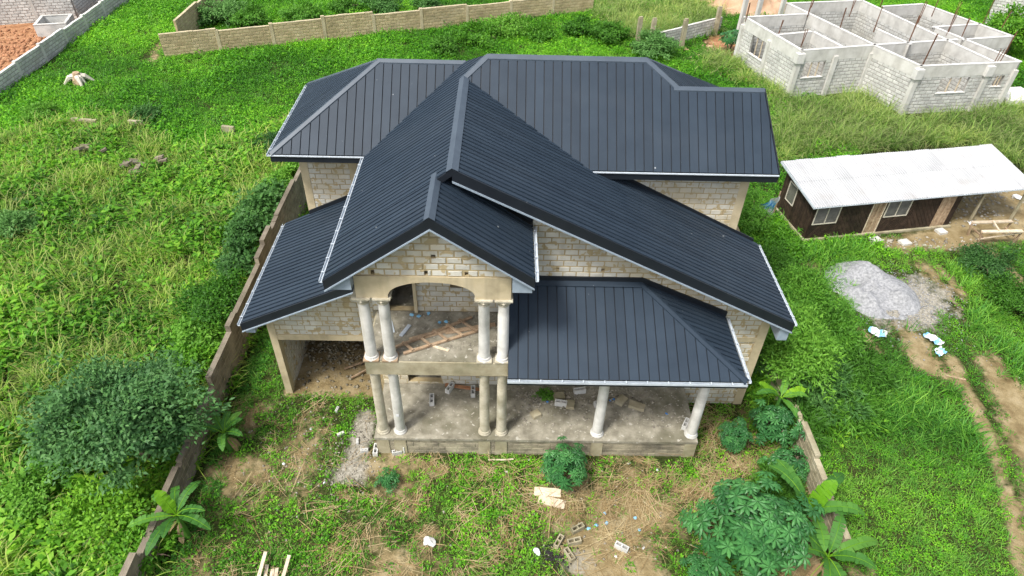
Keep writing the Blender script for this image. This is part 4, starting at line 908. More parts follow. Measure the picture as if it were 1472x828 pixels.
for i, (x, y, rx_, ry_, h_, mt, lab) in enumerate(((300, 478, .9, 1.0, .8, 'lf_mid', 'leafy bush leaning on the brown wall below the carport roof corner'), (275, 520, .8, .9, .7, 'lf_bright', 'fresh green bush between the big dark tree and the brown wall'), (408, 258, .8, 1.2, .8, 'lf_mid', 'bush on the wall top below the hip roof eave'), (355, 330, .9, 1.2, .9, 'lf_blue', 'ragged bush spilling over the stepped part of the brown wall'))):
    p = pz(x, y, h_); leafy('shrub', lab, 'shrub', p, (rx_, ry_, h_*.85), h_, 4200, .17, .085, M[mt], 140+i, ncl=40)
# ---- lobed-leaf plants: every leaf an object of its own
def lobed_leaf(nl=8, seed=0):
    rr = random.Random(seed); m = MB()
    for k in range(nl):
        a = R(-155+310*k/(nl-1))+rr.uniform(-.06, .06); L = (.30 if abs(k-(nl-1)/2) < 2.6 else .23)*rr.uniform(.9, 1.1); w_ = .05
        d = Vector((math.cos(a), math.sin(a), 0)); s_ = Vector((-d.y, d.x, 0)); z = Vector((0, 0, 1))
        vs = [d*.01, d*L*.5+s_*w_-z*.03*1, d*L*.55+z*.005, d*L*.5-s_*w_-z*.03, d*L-z*.09, d*L*.78+s_*w_*.75-z*.065, d*L*.78-s_*w_*.75-z*.065]
        m.add(vs, [(0, 1, 2), (0, 2, 3), (2, 1, 5), (2, 5, 4), (3, 2, 6), (2, 4, 6)], a=rr.uniform(.3, .8))
    m.tube([(0, 0, 0), (-.05, 0, -.12), (-.16, 0, -.26)], [.008, .008, .006], 4)
    return m
LOB = []
for k in range(3):
    t_ = lobed_leaf(8, k); me = bpy.data.meshes.new('leaf'); me.from_pydata(t_.v, [], t_.f); me.attributes.new('lv', 'FLOAT', 'POINT').data.foreach_set('value', t_.a); me.materials.append(M['lf_palm']); LOB.append(me)
def lobed_plant(label, cx, cy, Rx, zc, Rz, n, sc, seed):
    rr = random.Random(seed); t = thing('lobed_leaf_plant', label, 'plant', (cx, cy, 0))
    m = MB()
    for k in range(4):
        a = k*1.6+rr.random(); m.tube([(0, 0, -.1), (.2*Rx*math.cos(a), .2*Rx*math.sin(a), zc*.5), (.55*Rx*math.cos(a), .55*Rx*math.sin(a), zc+Rz*.3)], [.05, .04, .02], 6)
    m.build('stem', M['trunk'], t)
    for i in range(n):                                # leaves spread over a dome and through its volume
        f = (i+.5)/n; z = 1-f*1.25; ph = i*2.39996+rr.uniform(-.3, .3); q = math.sqrt(max(0, 1-z*z)); k = rr.uniform(.72, 1.05) if rr.random() < .75 else rr.uniform(.4, .7)
        d = Vector((q*math.cos(ph), q*math.sin(ph), z)); k *= .62+.75*float(vnoise(d.x*2.2+seed*3, d.y*2.2+d.z*1.5+9, 1, seed)); pos = Vector((d.x*Rx*k, d.y*Rx*k, zc+d.z*Rz*k))
        if pos.z < .08: continue
        nrm = (d+Vector((rr.uniform(-.35, .35), rr.uniform(-.35, .35), .75))).normalized()
        o = bpy.data.objects.new('leaf', LOB[i % 3]); link(o, t); o.location = pos
        xax = Vector((d.x+rr.uniform(-.4, .4), d.y+rr.uniform(-.4, .4), 0)); xax = (xax-nrm*xax.dot(nrm)).normalized(); yax = nrm.cross(xax)
        o.rotation_euler = Matrix((xax, yax, nrm)).transposed().to_euler(); s_ = sc*rr.uniform(.75, 1.2); o.scale = (s_, s_, s_)
    return t
p = pz(813, 672, .8); lobed_plant('round dark green lobed-leaf bush in front of the porch plinth', p.x, p.y, .78, .75, .75, 95, .72, 1)
p = pz(1055, 626, .7); lobed_plant('small round lobed-leaf bush beyond the end of the porch', p.x, p.y, .52, .65, .62, 75, .55, 2)
p = pz(1088, 757, 1.5); lobed_plant('big spreading lobed-leaf plant in front of the low broken wall', p.x, p.y, 1.65, 1.35, 1.15, 190, 1.02, 3)
p = pz(1112, 610, .8); lobed_plant('dark lobed-leaf plant below the banana beside the house corner', p.x, p.y, .85, .8, .7, 80, .75, 4)
p = pz(1135, 668, .6); lobed_plant('dark lobed-leaf plant in the corner against the low broken wall', p.x, p.y, .7, .6, .5, 55, .7, 5)
p = pz(1050, 62, .7); lobed_plant('lobed-leaf plant at the corner of the roofless block shell', p.x, p.y, 1.0, 1.0, .7, 40, 1.1, 6)
p = pz(1010, 812, .5); lobed_plant('low lobed-leaf plant on the yard soil beside the big spreading one', p.x, p.y, .55, .45, .35, 35, .6, 7)
p = pz(558, 690, .25); lobed_plant('tiny lobed-leaf plant on the trampled yard before the porch columns', p.x, p.y, .36, .25, .22, 26, .5, 8)

# ---- bananas
def banana_leaf(parent, a, el, L, W, mat, rr, droop=.9, name='leaf'):
    n = 12; m = MB(); pts = []; d = Vector((math.cos(a), math.sin(a), 0)); s_ = Vector((-d.y, d.x, 0)); pos = Vector((0, 0, 0)); e = el
    for i in range(n+1):
        pts.append((pos.copy(), e)); pos = pos + (d*math.cos(e)+Vector((0, 0, math.sin(e))))*(L/n); e -= droop/n*(.4+1.2*i/n)
    prof = []
    for i, (q, e) in enumerate(pts):
        f = i/n; w_ = W*.5*min(1, max(.06, (f-.1)/.18))*(1 if f < .72 else max(.16, 1-((f-.72)/.28)**2*.85))
        prof.append((q, max(w_, .012), Vector((-d.x*math.sin(e), -d.y*math.sin(e), math.cos(e)))))
    tone = rr.uniform(.2, .8)
    for i in range(n):                                # each half torn into strips along the side veins
        (q0, w0, u0), (q1, w1, u1) = prof[i], prof[i+1]; fw = (q1-q0)
        for sd_ in (1, -1):
            lf_ = rr.uniform(-.15, .3); cut = rr.uniform(0, .3) if rr.random() < .5 else 0
            m.add([q0, q1, q1+s_*sd_*w1*rr.uniform(.93, 1.05)+u1*w1*lf_-fw*cut*.5, q0+s_*sd_*w0*rr.uniform(.93, 1.05)+u0*w0*(lf_+rr.uniform(-.08, .08))+fw*cut*.5], [(0, 1, 2, 3)], a=min(1, max(0, tone+rr.uniform(-.12, .12))))
    o = m.build(name, M[mat], parent); 
    MB().tube([q for q, e in pts], [.018*(1-.8*i/n) for i in range(n+1)], 4).build('midrib', M['lf_banb'], o)
    return o
def banana(label, x, y, h, n, L, seed, young=1, dry=4):
    rr = random.Random(seed); t = thing('banana_plant', label, 'banana plant', (x, y, 0))
    MB().tube([(0, 0, -.1), (0, 0, h*.5), (0, 0, h)], [.1, .085, .05], 8).build('stem', M['lf_ban'], t)
    for k in range(n):
        a = k*2.4+rr.uniform(-.3, .3); el = R(rr.uniform(25, 62)); o = banana_leaf(t, a, el, L*rr.uniform(.75, 1.1), L*.2, 'lf_ban', rr, rr.uniform(1.1, 1.9)); o.location = (0, 0, h)
    for k in range(young):
        o = banana_leaf(t, rr.uniform(0, 6.3), R(68), L*.75, L*.27, 'lf_banb', rr, .5); o.location = (0, 0, h)
    for k in range(dry):
        o = banana_leaf(t, rr.uniform(0, 6.3), R(-35), L*.55, L*.12, 'dryleaf', rr, .9, 'dry_leaf'); o.location = (0, 0, h*.8)
    return t
p = pz(254, 741, 1.15); banana('banana plant with wide splayed leaves inside the brown wall under the big tree', p.x, p.y, 1.15, 8, 1.35, 1, 1)
p = pz(322, 623, .9); banana('smaller banana plant with hanging dry leaves against the brown wall', p.x, p.y, .9, 7, 1.2, 2, 0)
p = pz(1122, 572, 1.6); t = banana('banana plant with two glowing yellow-green leaves by the house corner', p.x, p.y, 1.6, 5, 1.1, 3, 0, 2)
for a, el in ((R(160), 40), (R(15), 25)):
    o = banana_leaf(t, a, R(el), .95, .34, 'lf_banb', random.Random(5), .6); o.location = (0, 0, 1.6)
p = pz(1160, 735, 1.1); banana('banana plant overhanging the low broken wall with long arching leaves', p.x, p.y, 1.1, 7, 1.8, 14, 1, 2)
p = pz(1190, 800, 1.0); banana('banana plant with torn broad leaves at the end of the low broken wall', p.x, p.y, 1.0, 8, 1.75, 15, 0, 2)
# ================================================================ GRASS AND WEEDS (nobody could count them)
def proto_grass(nb, L, W, spread, lean, seed, tipa=.0, seg=3):
    r_ = np.random.default_rng(seed); V = []; F = []; lv = []; tp = []
    for b in range(nb):
        a = r_.uniform(0, 2*np.pi); rad = spread*np.sqrt(r_.random()); base = np.array([rad*np.cos(a), rad*np.sin(a), -.02]); a2 = a+r_.normal()*.7
        d = np.array([np.cos(a2), np.sin(a2), 0]); s_ = np.array([-d[1], d[0], 0]); ln = L*r_.uniform(.55, 1.15); e = np.pi/2-lean*r_.uniform(.2, 1); pos = base.copy(); b0 = len(V); l = r_.random(); t = tipa*r_.random()
        for i in range(seg+1):
            w_ = W*(1-(i/seg)**1.5)*.5+.002
            V += [pos+s_*w_, pos-s_*w_]; lv += [l, l]; tp += [t*(i/seg)**1.2]*2
            pos = pos+(d*np.cos(e)+np.array([0, 0, np.sin(e)]))*ln/seg; e -= lean*r_.uniform(.5, 1.3)*(i+1)/seg
        F += [(b0+2*i, b0+2*i+1, b0+2*i+3, b0+2*i+2) for i in range(seg)]
    return np.array(V), np.array(F), np.array(lv), np.array(tp)
def proto_weed(nl, L, W, rad, h, seed):
    r_ = np.random.default_rng(seed); a = r_.uniform(0, 2*np.pi, nl); q = rad*np.sqrt(r_.random(nl)); z = h*(1-(q/rad)**2*.7)*r_.uniform(.25, 1, nl)
    P = np.stack([q*np.cos(a), q*np.sin(a), z], 1); D = unit(np.stack([np.cos(a), np.sin(a), r_.uniform(-.2, .6, nl)], 1)+r_.normal(size=(nl, 3))*.5); N = unit(np.array([0, 0, 1.])+r_.normal(size=(nl, 3))*.35)
    v, f = leaf_quads(P, D, N, L*r_.uniform(.6, 1.3, nl), W*r_.uniform(.7, 1.2, nl)); return v, f, np.repeat(r_.random(nl), 4), np.zeros(len(v))
def proto_straw(n, L, seed):
    r_ = np.random.default_rng(seed); V = []; F = []
    for k in range(n):
        a = r_.normal()*.6; c = r_.normal(size=2)*.22; d = np.array([np.cos(a), np.sin(a), r_.uniform(-.08, .12)]); s_ = np.array([-d[1], d[0], 0])*.008; l = L*r_.uniform(.4, 1.1)
        p0 = np.array([c[0], c[1], r_.uniform(.01, .06)]); b = len(V); V += [p0+s_, p0-s_, p0+d*l-s_*.6, p0+d*l+s_*.6]; F.append((b, b+1, b+2, b+3))
    V = np.array(V); return V, np.array(F), np.repeat(r_.random(n), 4), np.zeros(len(V))
def scatter(name, label, cat, protos, mats, P, kind, scl, tint, rot=None):
    n0 = len(P); co = []; fa = []; lv = []; tp = []; pid = []; mi = []; b = 0
    for k, (v, f, l, t, m_) in enumerate(protos):
        co.append(v); fa.append(f+b); lv.append(l); tp.append(t); pid.append(np.full(len(v), k)); mi.append(np.full(len(f), m_)); b += len(v)
    co.append(P); co = np.concatenate(co); pid = np.concatenate(pid+[np.full(n0, -1)]); z = np.zeros(b)
    me = np_mesh(name, co, np.concatenate(fa), mats, {'lv': np.concatenate(lv+[np.zeros(n0)]), 'tip': np.concatenate(tp+[np.zeros(n0)]), 'scl': np.concatenate([z, scl]), 'tint': np.concatenate([z, tint])}, np.concatenate(mi))
    me.attributes.new('pid', 'INT', 'POINT').data.foreach_set('value', pid.astype(np.int32)); me.attributes.new('kind_id', 'INT', 'POINT').data.foreach_set('value', np.concatenate([z-1, kind]).astype(np.int32))
    if rot is None: rot = np.stack([rng.normal(size=n0)*.12, rng.normal(size=n0)*.12, rng.uniform(0, 6.283, n0)], 1)
    me.attributes.new('rot', 'FLOAT_VECTOR', 'POINT').data.foreach_set('vector', np.concatenate([np.zeros((b, 3)), rot]).astype(np.float32).ravel())
    o = bpy.data.objects.new(name, me); link(o); tag(o, label, cat, kind='stuff')
    ng = bpy.data.node_groups.new(name+'_scatter', 'GeometryNodeTree'); ng.interface.new_socket('Geometry', in_out='INPUT', socket_type='NodeSocketGeometry'); ng.interface.new_socket('Geometry', in_out='OUTPUT', socket_type='NodeSocketGeometry')
    N = ng.nodes; L = ng.links; gi = N.new('NodeGroupInput'); go = N.new('NodeGroupOutput'); jn = N.new('GeometryNodeJoinGeometry')
    def attr(nm, ty):
        a = N.new('GeometryNodeInputNamedAttribute'); a.data_type = ty; a.inputs[0].default_value = nm; return a.outputs[0]
    def eq(s_, v):
        c = N.new('FunctionNodeCompare'); c.data_type = 'INT'; c.operation = 'EQUAL'; L.new(s_, c.inputs[2]); c.inputs[3].default_value = v; return c.outputs[0]
    def sep(v, s_):
        s2 = N.new('GeometryNodeSeparateGeometry'); s2.domain = 'POINT'; L.new(gi.outputs[0], s2.inputs[0]); L.new(eq(s_, v), s2.inputs[1]); return s2.outputs[0]
    pa = attr('pid', 'INT'); ka = attr('kind_id', 'INT'); ra = attr('rot', 'FLOAT_VECTOR'); sa = attr('scl', 'FLOAT'); er = N.new('FunctionNodeEulerToRotation'); L.new(ra, er.inputs[0])
    pts = sep(-1, pa)
    for k in range(len(protos)):
        ip = N.new('GeometryNodeInstanceOnPoints'); L.new(pts, ip.inputs['Points']); L.new(eq(ka, k), ip.inputs['Selection']); L.new(sep(k, pa), ip.inputs['Instance']); L.new(er.outputs[0], ip.inputs['Rotation']); L.new(sa, ip.inputs['Scale']); L.new(ip.outputs[0], jn.inputs[0])
    L.new(jn.outputs[0], go.inputs[0])
    md = o.modifiers.new('scatter', 'NODES'); md.node_group = ng
    return o
def visible(x, y, mx=160, my=90):
    d = np.stack([x, y, np.zeros_like(x)], 1)-np.array(CPOS); z = d@np.array(fwd); u = 736+FPX*(d@np.array(CR))/z; v = 414-FPX*(d@np.array(CU))/z
    return (z > 0) & (u > -mx) & (u < 1472+mx) & (v > -my) & (v < 828+my)
SHELLP = [p.to_2d() for p in (A_, B_, D_, E_, F_, T(1420, 166), T(1022, 21), T(745, 5), T(412, 18))]
SHEDP = [sl(-.3, -.3, 0).to_2d(), sl(11, -.3, 0).to_2d(), sl(11, 3, 0).to_2d(), sl(-.3, 3, 0).to_2d()]
HP = [(-7.9, 16.2), (-4.2, 16.2), (-4.2, 13.65), (6.62, 13.65), (6.62, 16.0), (8.95, 16.0), (8.95, 25.2), (-7.4, 25.2), (-7.9, 21)]
def blocked(x, y):
    return in_poly(x, y, SHELLP) | in_poly(x, y, SHEDP) | in_poly(x, y, HP) | (np.abs(x+9.75) < .16) & (y < 33.6) | (np.abs(x-10.2) < .14) & (y < 22.6)
def pts(x0, x1, y0, y1, dens, fn):
    n = int((x1-x0)*(y1-y0)*dens); x = rng.uniform(x0, x1, n); y = rng.uniform(y0, y1, n)
    k = visible(x, y); x, y = x[k], y[k]; k = ~blocked(x, y); x, y = x[k], y[k]
    d, rd, gy = masks(x, y); k = rng.random(len(x)) < fn(x, y, d, rd, gy); return np.stack([x[k], y[k], gz(x[k], y[k])], 1)
def tints(P, s=4.0, o=0, amp=.9): return np.clip(.5+amp*(fbm(P[:, 0], P[:, 1], s, o)-.5)*1.6+rng.normal(size=len(P))*.16, 0, 1)
M['g_field'] = LEAF('field_grass', (.05, .16, .012), (.19, .43, .028), (.48, .66, .085), .48, .6, True, .4, tip=(.62, .52, .25))
M['g_weed'] = LEAF('field_weed', (.03, .12, .012), (.16, .42, .03), (.4, .68, .055), .48, .55, True, .45)
M['g_lush'] = LEAF('lush_ground_leaf', (.035, .15, .01), (.13, .41, .02), (.3, .66, .035), .45, .55, True, .5)
M['g_lawn'] = LEAF('yard_grass', (.025, .11, .015), (.085, .3, .03), (.27, .55, .06), .42, .55, True, .45, tip=(.32, .34, .1))
M['g_reed'] = LEAF('reed_leaf', (.055, .15, .018), (.18, .37, .045), (.48, .58, .14), .45, .65, True, .45, tip=(.55, .48, .27))
M['g_straw'] = LEAF('flattened_straw', (.2, .13, .055), (.34, .25, .12), (.48, .39, .22), .1, .9, True, .4)
nodirt = lambda d, k=1.0: np.clip(1-k*np.clip((d-.22)/.35, 0, 1), 0, 1)
# overgrown field beside the brown wall
LX = lambda x, y: (x < -9.9)
pr = [(*proto_grass(15, .8, .04, .2, .95, 1, .9), 0), (*proto_grass(13, .6, .034, .16, 1.2, 2, .8), 0), (*proto_weed(40, .15, .08, .32, .5, 3), 1), (*proto_weed(28, .22, .12, .34, .6, 4), 1)]
P = pts(-48, -9.9, 5, 48, 16, lambda x, y, d, r, g: np.where((y < 36+2.5*np.sin(x*.45)+.1*(x+20)), 1, .0)*(x > -31.6)*(r < .3))
lump = fbm(P[:, 0], P[:, 1], 1.8, 4); k = np.where(rng.random(len(P)) < np.clip(.56+2*(lump-.5), .2, .85), rng.integers(0, 2, len(P)), rng.integers(2, 4, len(P)))
scatter('field_grass', 'tall mixed grass and weeds of the overgrown field outside the brown wall', 'grass', pr, [M['g_field'], M['g_weed']], P, k, rng.uniform(.55, 1.3, len(P))*(.6+.9*fbm(P[:, 0], P[:, 1], 2.4, 8)), tints(P, 5, 1))
# lush low cover behind the house
pr = [(*proto_weed(60, .12, .07, .42, .32, 5), 0), (*proto_weed(46, .17, .09, .45, .5, 6), 0), (*proto_grass(20, .5, .036, .25, 1.1, 7, .3), 1), (*proto_weed(70, .095, .055, .4, .2, 8), 0)]
P = pts(-48, 62, 25.2, 72, 12, lambda x, y, d, r, g: np.where((x < -9.9) & (y < 36+2.5*np.sin(x*.45)+.1*(x+20)), 0, 1)*(r < .3)*(x > -31.7)*nodirt(d)*np.clip(1.2-.0*x, 0, 1)*((x < 21)|(y > 52)|(x > 33))*np.where((x > 9.5)&(y < 46), .7, 1))
k = rng.choice(4, len(P), p=(.28, .16, .3, .26)); lump = fbm(P[:, 0], P[:, 1], 3.0, 14)
scatter('lush_weeds', 'low lush green weeds covering the ground behind the house', 'weeds', pr, [M['g_lush'], M['g_lawn']], P, k, (.7+1.1*np.clip(lump-.35, 0, .6))*rng.uniform(.8, 1.3, len(P)), tints(P, 6, 2, 1.2))
# yard grass right of the low wall
pr = [(*proto_grass(16, .32, .02, .24, 1.0, 9, .3), 0), (*proto_grass(16, .22, .018, .24, 1.2, 10, .4), 0), (*proto_weed(36, .075, .042, .26, .12, 11), 1), (*proto_grass(16, .55, .03, .18, 1.05, 12, .15), 0)]
P = pts(10.3, 40, 4, 34, 36, lambda x, y, d, r, g: nodirt(d)*nodirt(g*1.2)*np.where((y > 29.5) & (x > 12.5), 0, 1))
lump = fbm(P[:, 0], P[:, 1], 2.0, 6); k = np.where(rng.random(len(P)) < np.clip(2.6*(lump-.52), 0, .7), 3, rng.choice(3, len(P), p=(.4, .35, .25)))
scatter('yard_grass', 'short green grass of the open yard around the gravel heap', 'grass', pr, [M['g_lawn'], M['g_lush']], P, k, rng.uniform(.65, 1.2, len(P))*(.7+.6*lump), tints(P, 4, 3, 1.1))
# sparse growth on the trampled yard in front
pr = [(*proto_weed(30, .06, .036, .2, .08, 13), 0), (*proto_grass(12, .22, .017, .13, 1.3, 14, .8), 1), (*proto_weed(20, .09, .05, .16, .14, 15), 0)]
P = pts(-9.7, 10.0, 5, 21, 52, lambda x, y, d, r, g: nodirt(d, .9)*nodirt(g)*.9*np.where(x > 1.5, .85, 1))
scatter('yard_weeds', 'sparse low weeds on the trampled soil before the porch', 'weeds', pr, [M['g_lush'], M['g_lawn']], P, rng.choice(3, len(P), p=(.35, .5, .15)), rng.uniform(.5, 1.15, len(P)), tints(P, 2, 5, 1.2))
P = pts(-9.7, -7.9, 5, 30, 16, lambda x, y, d, r, g: (x < -8.9)*1.0)
scatter('wall_foot_weeds', 'green weeds growing along the inner foot of the brown wall', 'weeds', [(*proto_weed(50, .1, .05, .26, .25, 16), 0), (*proto_grass(18, .5, .02, .1, 1.2, 17, .3), 0)], [M['g_lawn']], P, rng.integers(0, 2, len(P)), rng.uniform(.5, 1.0, len(P)), tints(P, 2, 6))
# straw lying flat
def strawd(x, y, d, r, g):
    a = np.exp(-(((x-4.2)/3.8)**2+((y-12.3)/1.6)**2)) + .8*np.exp(-(((x-8.2)/1.2)**2+((y-14)/1.6)**2)) + .25*np.exp(-(((x+3)/4)**2+((y-10.5)/2)**2))+.1
    return np.clip(a*(.2+1.7*np.clip(fbm(x, y, 1.0, 7)-.3, 0, 1)), 0, 1)
P = pts(-9.6, 10, 5, 16, 19, strawd); rt = np.stack([rng.normal(size=len(P))*.08, rng.normal(size=len(P))*.08, 6.28*fbm(P[:, 0], P[:, 1], 1.4, 11)*1.6], 1)
scatter('straw', 'flattened dry straw strewn over the yard before the porch', 'straw', [(*proto_straw(26, .5, 18), 0), (*proto_straw(16, .8, 19), 0)], [M['g_straw']], P, rng.integers(0, 2, len(P)), rng.uniform(.6, 1.2, len(P)), rng.random(len(P)), rt)
# reeds
pr = [(*proto_grass(30, 1.7, .045, .25, 1.05, 20, .9, 4), 0), (*proto_grass(26, 1.3, .04, .25, 1.25, 21, .7, 4), 0), (*proto_grass(28, 1.0, .035, .2, 1.2, 22, .4, 4), 0)]
RE1 = [pz(1115, 235), pz(1120, 190), pz(1130, 150), pz(1180, 145), pz(1245, 140), pz(1300, 178), pz(1440, 158), pz(1600, 150), pz(1600, 240), pz(1430, 205), pz(1300, 214), pz(1140, 226)]
RE2 = [pz(855, 30), pz(860, 0), pz(900, -40), pz(1050, -40), pz(1030, 48), pz(945, 60), pz(905, 58)]
RE3 = [pz(1000, 100), pz(1030, 75), pz(1060, 95), pz(1135, 145), pz(1118, 200), pz(1100, 130)]
RE4 = [pz(1395, 214), pz(1420, 158), pz(1660, 150), pz(1660, 300), pz(1490, 252)]
P = pts(5, 60, 28, 75, 7, lambda x, y, d, r, g: (in_poly(x, y, RE1) | in_poly(x, y, RE2) | in_poly(x, y, RE3) | in_poly(x, y, RE4))*1.0)
P = np.concatenate([P, pts(11.3, 40, 29.6, 40, 3, lambda x, y, d, r, g: in_poly(x, y, RE1)*1.0)])
scatter('reeds', 'tall yellowish reeds around the roofless shell and behind the shed', 'reeds', pr, [M['g_reed']], P, rng.integers(0, 3, len(P)), rng.uniform(.55, 1.05, len(P)), tints(P, 4, 7, 1.2))
# dense wild growth between the house and the low wall
P = pts(8.95, 14.0, 14.5, 30, 14, lambda x, y, d, r, g: np.clip(1.4-np.abs(x-10.6)/2.2, 0, 1))
scatter('side_growth', 'dense weeds filling the strip beside the house flank', 'weeds', [(*proto_weed(40, .17, .07, .35, .55, 23), 0), (*proto_grass(18, 1.0, .055, .16, 1.1, 24, .1, 4), 0)], [M['g_weed']], P, rng.integers(0, 2, len(P)), rng.uniform(.6, 1.2, len(P)), tints(P, 2, 8)*.85)

# rank weeds leaning on the outer side of the brown wall
P = pts(-11.4, -9.98, 5, 33, 13, lambda x, y, d, r, g: np.clip(1.2-np.abs(x+10.3)/1.2, 0, 1))
scatter('wall_weeds', 'rank tall weeds leaning on the outer side of the brown wall', 'weeds', [(*proto_weed(44, .15, .08, .35, .95, 25), 0), (*proto_grass(14, 1.1, .04, .15, 1.0, 26, .5, 4), 1)], [M['g_weed'], M['g_field']], P, rng.choice(2, len(P), p=(.7, .3)), rng.uniform(.6, 1.15, len(P)), tints(P, 2, 9))
# ================================================================ SMALL THINGS
def on(x, y, z=0.0): return pz(x, y, z)
# ---- hollow blocks
def hollow(label, p, rz, z, stand=0, group=None, mat='gblock', s=1.0, tilt=0):
    m = MB(); L, Wd, H = .42*s, .16*s, .2*s
    for y in (-1, 1): m.box((0, y*(Wd/2-.018), 0), (L, .036, H))
    for x in (-L/2+.018, 0, L/2-.018): m.box((x, 0, 0), (.034, Wd-.075, H-.004))
    m.box((0, 0, -H/2+.012), (L-.08, Wd-.08, .012))
    o = m.build('hollow_block', M[mat]); o.location = (p[0], p[1], z+(H/2 if not stand else L/2)-.01); o.rotation_euler = (tilt, R(90) if stand else 0, rz)
    return tag(o, label, 'block', group)
BZ = FZ+.002
hollow('hollow block lying alone in the middle of the porch floor', on(621, 577, BZ), R(95), BZ)
hollow('hollow block lying askew near the doorway on the porch floor', on(647, 560, BZ), R(65), BZ)
hollow('hollow block lying near the inner porch columns on the floor', on(680, 565, BZ), R(92), BZ)
hollow('hollow block standing at the corner of the plinth in the weeds', on(541, 649), R(90), 0, 0)
hollow('pale block leaning against the plinth foot under the porch columns', on(581, 649), R(70), 0, 1, mat='gblock', s=.8)
hollow('pale broken block lying in weeds at the plinth foot', on(571, 652), R(15), 0, 0, mat='gblock', s=.8)
for (x, y, a) in ((862, 582, 20), (806, 582, 170), (985, 612, 60), (833, 564, 10)):
    hollow('grey hollow block among rubble on the terrace floor', on(x, y, BZ), R(a), BZ, 0, 'hollow blocks on the terrace floor')
for (x, y, a, st) in ((803, 781, 60, 0), (825, 781, 15, 0), (818, 800, 120, 0), (830, 762, 30, 0)):
    hollow('weathered hollow block beside the black ash patch', on(x, y), R(a), 0, st, 'blocks beside the ash patch', 'slab')
hollow('hollow block lying alone in straw beyond the ash patch', on(893, 789), R(-30), 0, 0, mat='gblock')
for (x, y, a) in ((490, 625, 30), (514, 636, 100), (524, 649, 10), (485, 590, 80)):
    hollow('broken white block piece in the rubble trail beside the porch', on(x, y), R(a), 0, 0, 'white block pieces in the rubble trail', 'gblock', random.uniform(.45, .65))
# ---- rubble (uncountable)
def rubble(name, label, P, smin, smax, mat, cat='rubble'):
    n = len(P); ico = []; rr = np.random.default_rng(len(P))
    base = np.array([(1, 0, 0), (-1, 0, 0), (0, 1, 0), (0, -1, 0), (0, 0, 1), (0, 0, -1.)]); F = np.array([(0, 2, 4), (2, 1, 4), (1, 3, 4), (3, 0, 4), (2, 0, 5), (1, 2, 5), (3, 1, 5), (0, 3, 5)])
    sc = rr.uniform(smin, smax, (n, 1, 1))*rr.uniform(.6, 1.2, (n, 1, 3)); V = base[None]*sc*rr.uniform(.7, 1.3, (n, 6, 1)); V[:, :, 2] *= .7
    a = rr.uniform(0, 6.28, n); c, s_ = np.cos(a)[:, None], np.sin(a)[:, None]; x = V[:, :, 0]*c-V[:, :, 1]*s_; y = V[:, :, 0]*s_+V[:, :, 1]*c; V = np.stack([x, y, V[:, :, 2]], 2)+P[:, None, :]
    F = (F[None]+6*np.arange(n)[:, None, None]).reshape(-1, 3)
    me = np_mesh(name, V.reshape(-1, 3), F, M[mat], {'lv': np.repeat(rr.random(n), 6)}); o = bpy.data.objects.new(name, me); link(o); return tag(o, label, cat, kind='stuff')
def cloud(n, cx, cy, sx_, sy_, z=None):
    x = rng.normal(cx, sx_, n); y = rng.normal(cy, sy_, n); return np.stack([x, y, gz(x, y)+.01 if z is None else np.full(n, z)], 1)
def boxcloud(n, x0, x1, y0, y1, z): return np.stack([rng.uniform(x0, x1, n), rng.uniform(y0, y1, n), np.full(n, z)], 1)
P = np.concatenate([cloud(260, -4.9, 13.6, .5, 1.3), cloud(160, -5.6, 12.9, 1.0, 1.0), cloud(200, -7.2, 13.8, .8, 2.8), cloud(120, 2, 10.8, 2.5, 1.0), cloud(70, 3.6, 12, 2.5, .9)])
P = P[(P[:, 0] > -9.5) & ~((P[:, 0] > -4.2) & (P[:, 1] > 13.6))]; rubble('rubble', 'small pale rubble strewn over the yard beside the porch', P, .015, .06, 'rubble')
P = np.concatenate([boxcloud(420, .4, 6.4, 14.3, 16.0, BZ), boxcloud(120, 2.6, 5.4, 15.2, 16.0, BZ+.02)]); P = np.concatenate([P, np.stack([rng.normal(1.6, .6, 160), np.clip(rng.normal(15.5, .25, 160), 14, 16), np.full(160, BZ+.02)], 1)])
rubble('floor_rubble', 'broken stone and mortar scattered over the terrace floor', P, .012, .06, 'rubble')
rubble('balcony_rubble', 'gritty debris scattered over the balcony floor', np.concatenate([boxcloud(300, -3.7, .0, 14.3, 16.0, 4.345), boxcloud(120, -1.2, 0, 14.2, 15.9, 4.345)]), .01, .04, 'rubble')
rubble('carport_rubble', 'dark heap of broken blocks inside the carport', np.concatenate([cloud(260, -6.3, 18.6, .8, .5, .05)*np.array([1, 1, 1])+np.stack([np.zeros(260), np.zeros(260), rng.uniform(0, .35, 260)], 1), boxcloud(150, -7.4, -4.5, 16.5, 19.5, .03)]), .03, .1, 'plinth')
for (x, y, a, w_) in ((803, 571, 10, .4), (820, 583, 80, .35), (770, 597, 30, .3), (915, 585, 160, .55), (893, 577, 50, .4)):
    p = on(x, y, BZ); o = MB().box((0, 0, 0), (w_, .28, .12)).build('concrete_chunk', M['slab']); o.location = (p.x, p.y, BZ+.055); o.rotation_euler = (random.uniform(-.1, .1), random.uniform(-.1, .1), R(a)); tag(o, 'broken concrete chunk lying on the terrace floor', 'concrete chunk', 'concrete chunks on the terrace floor')
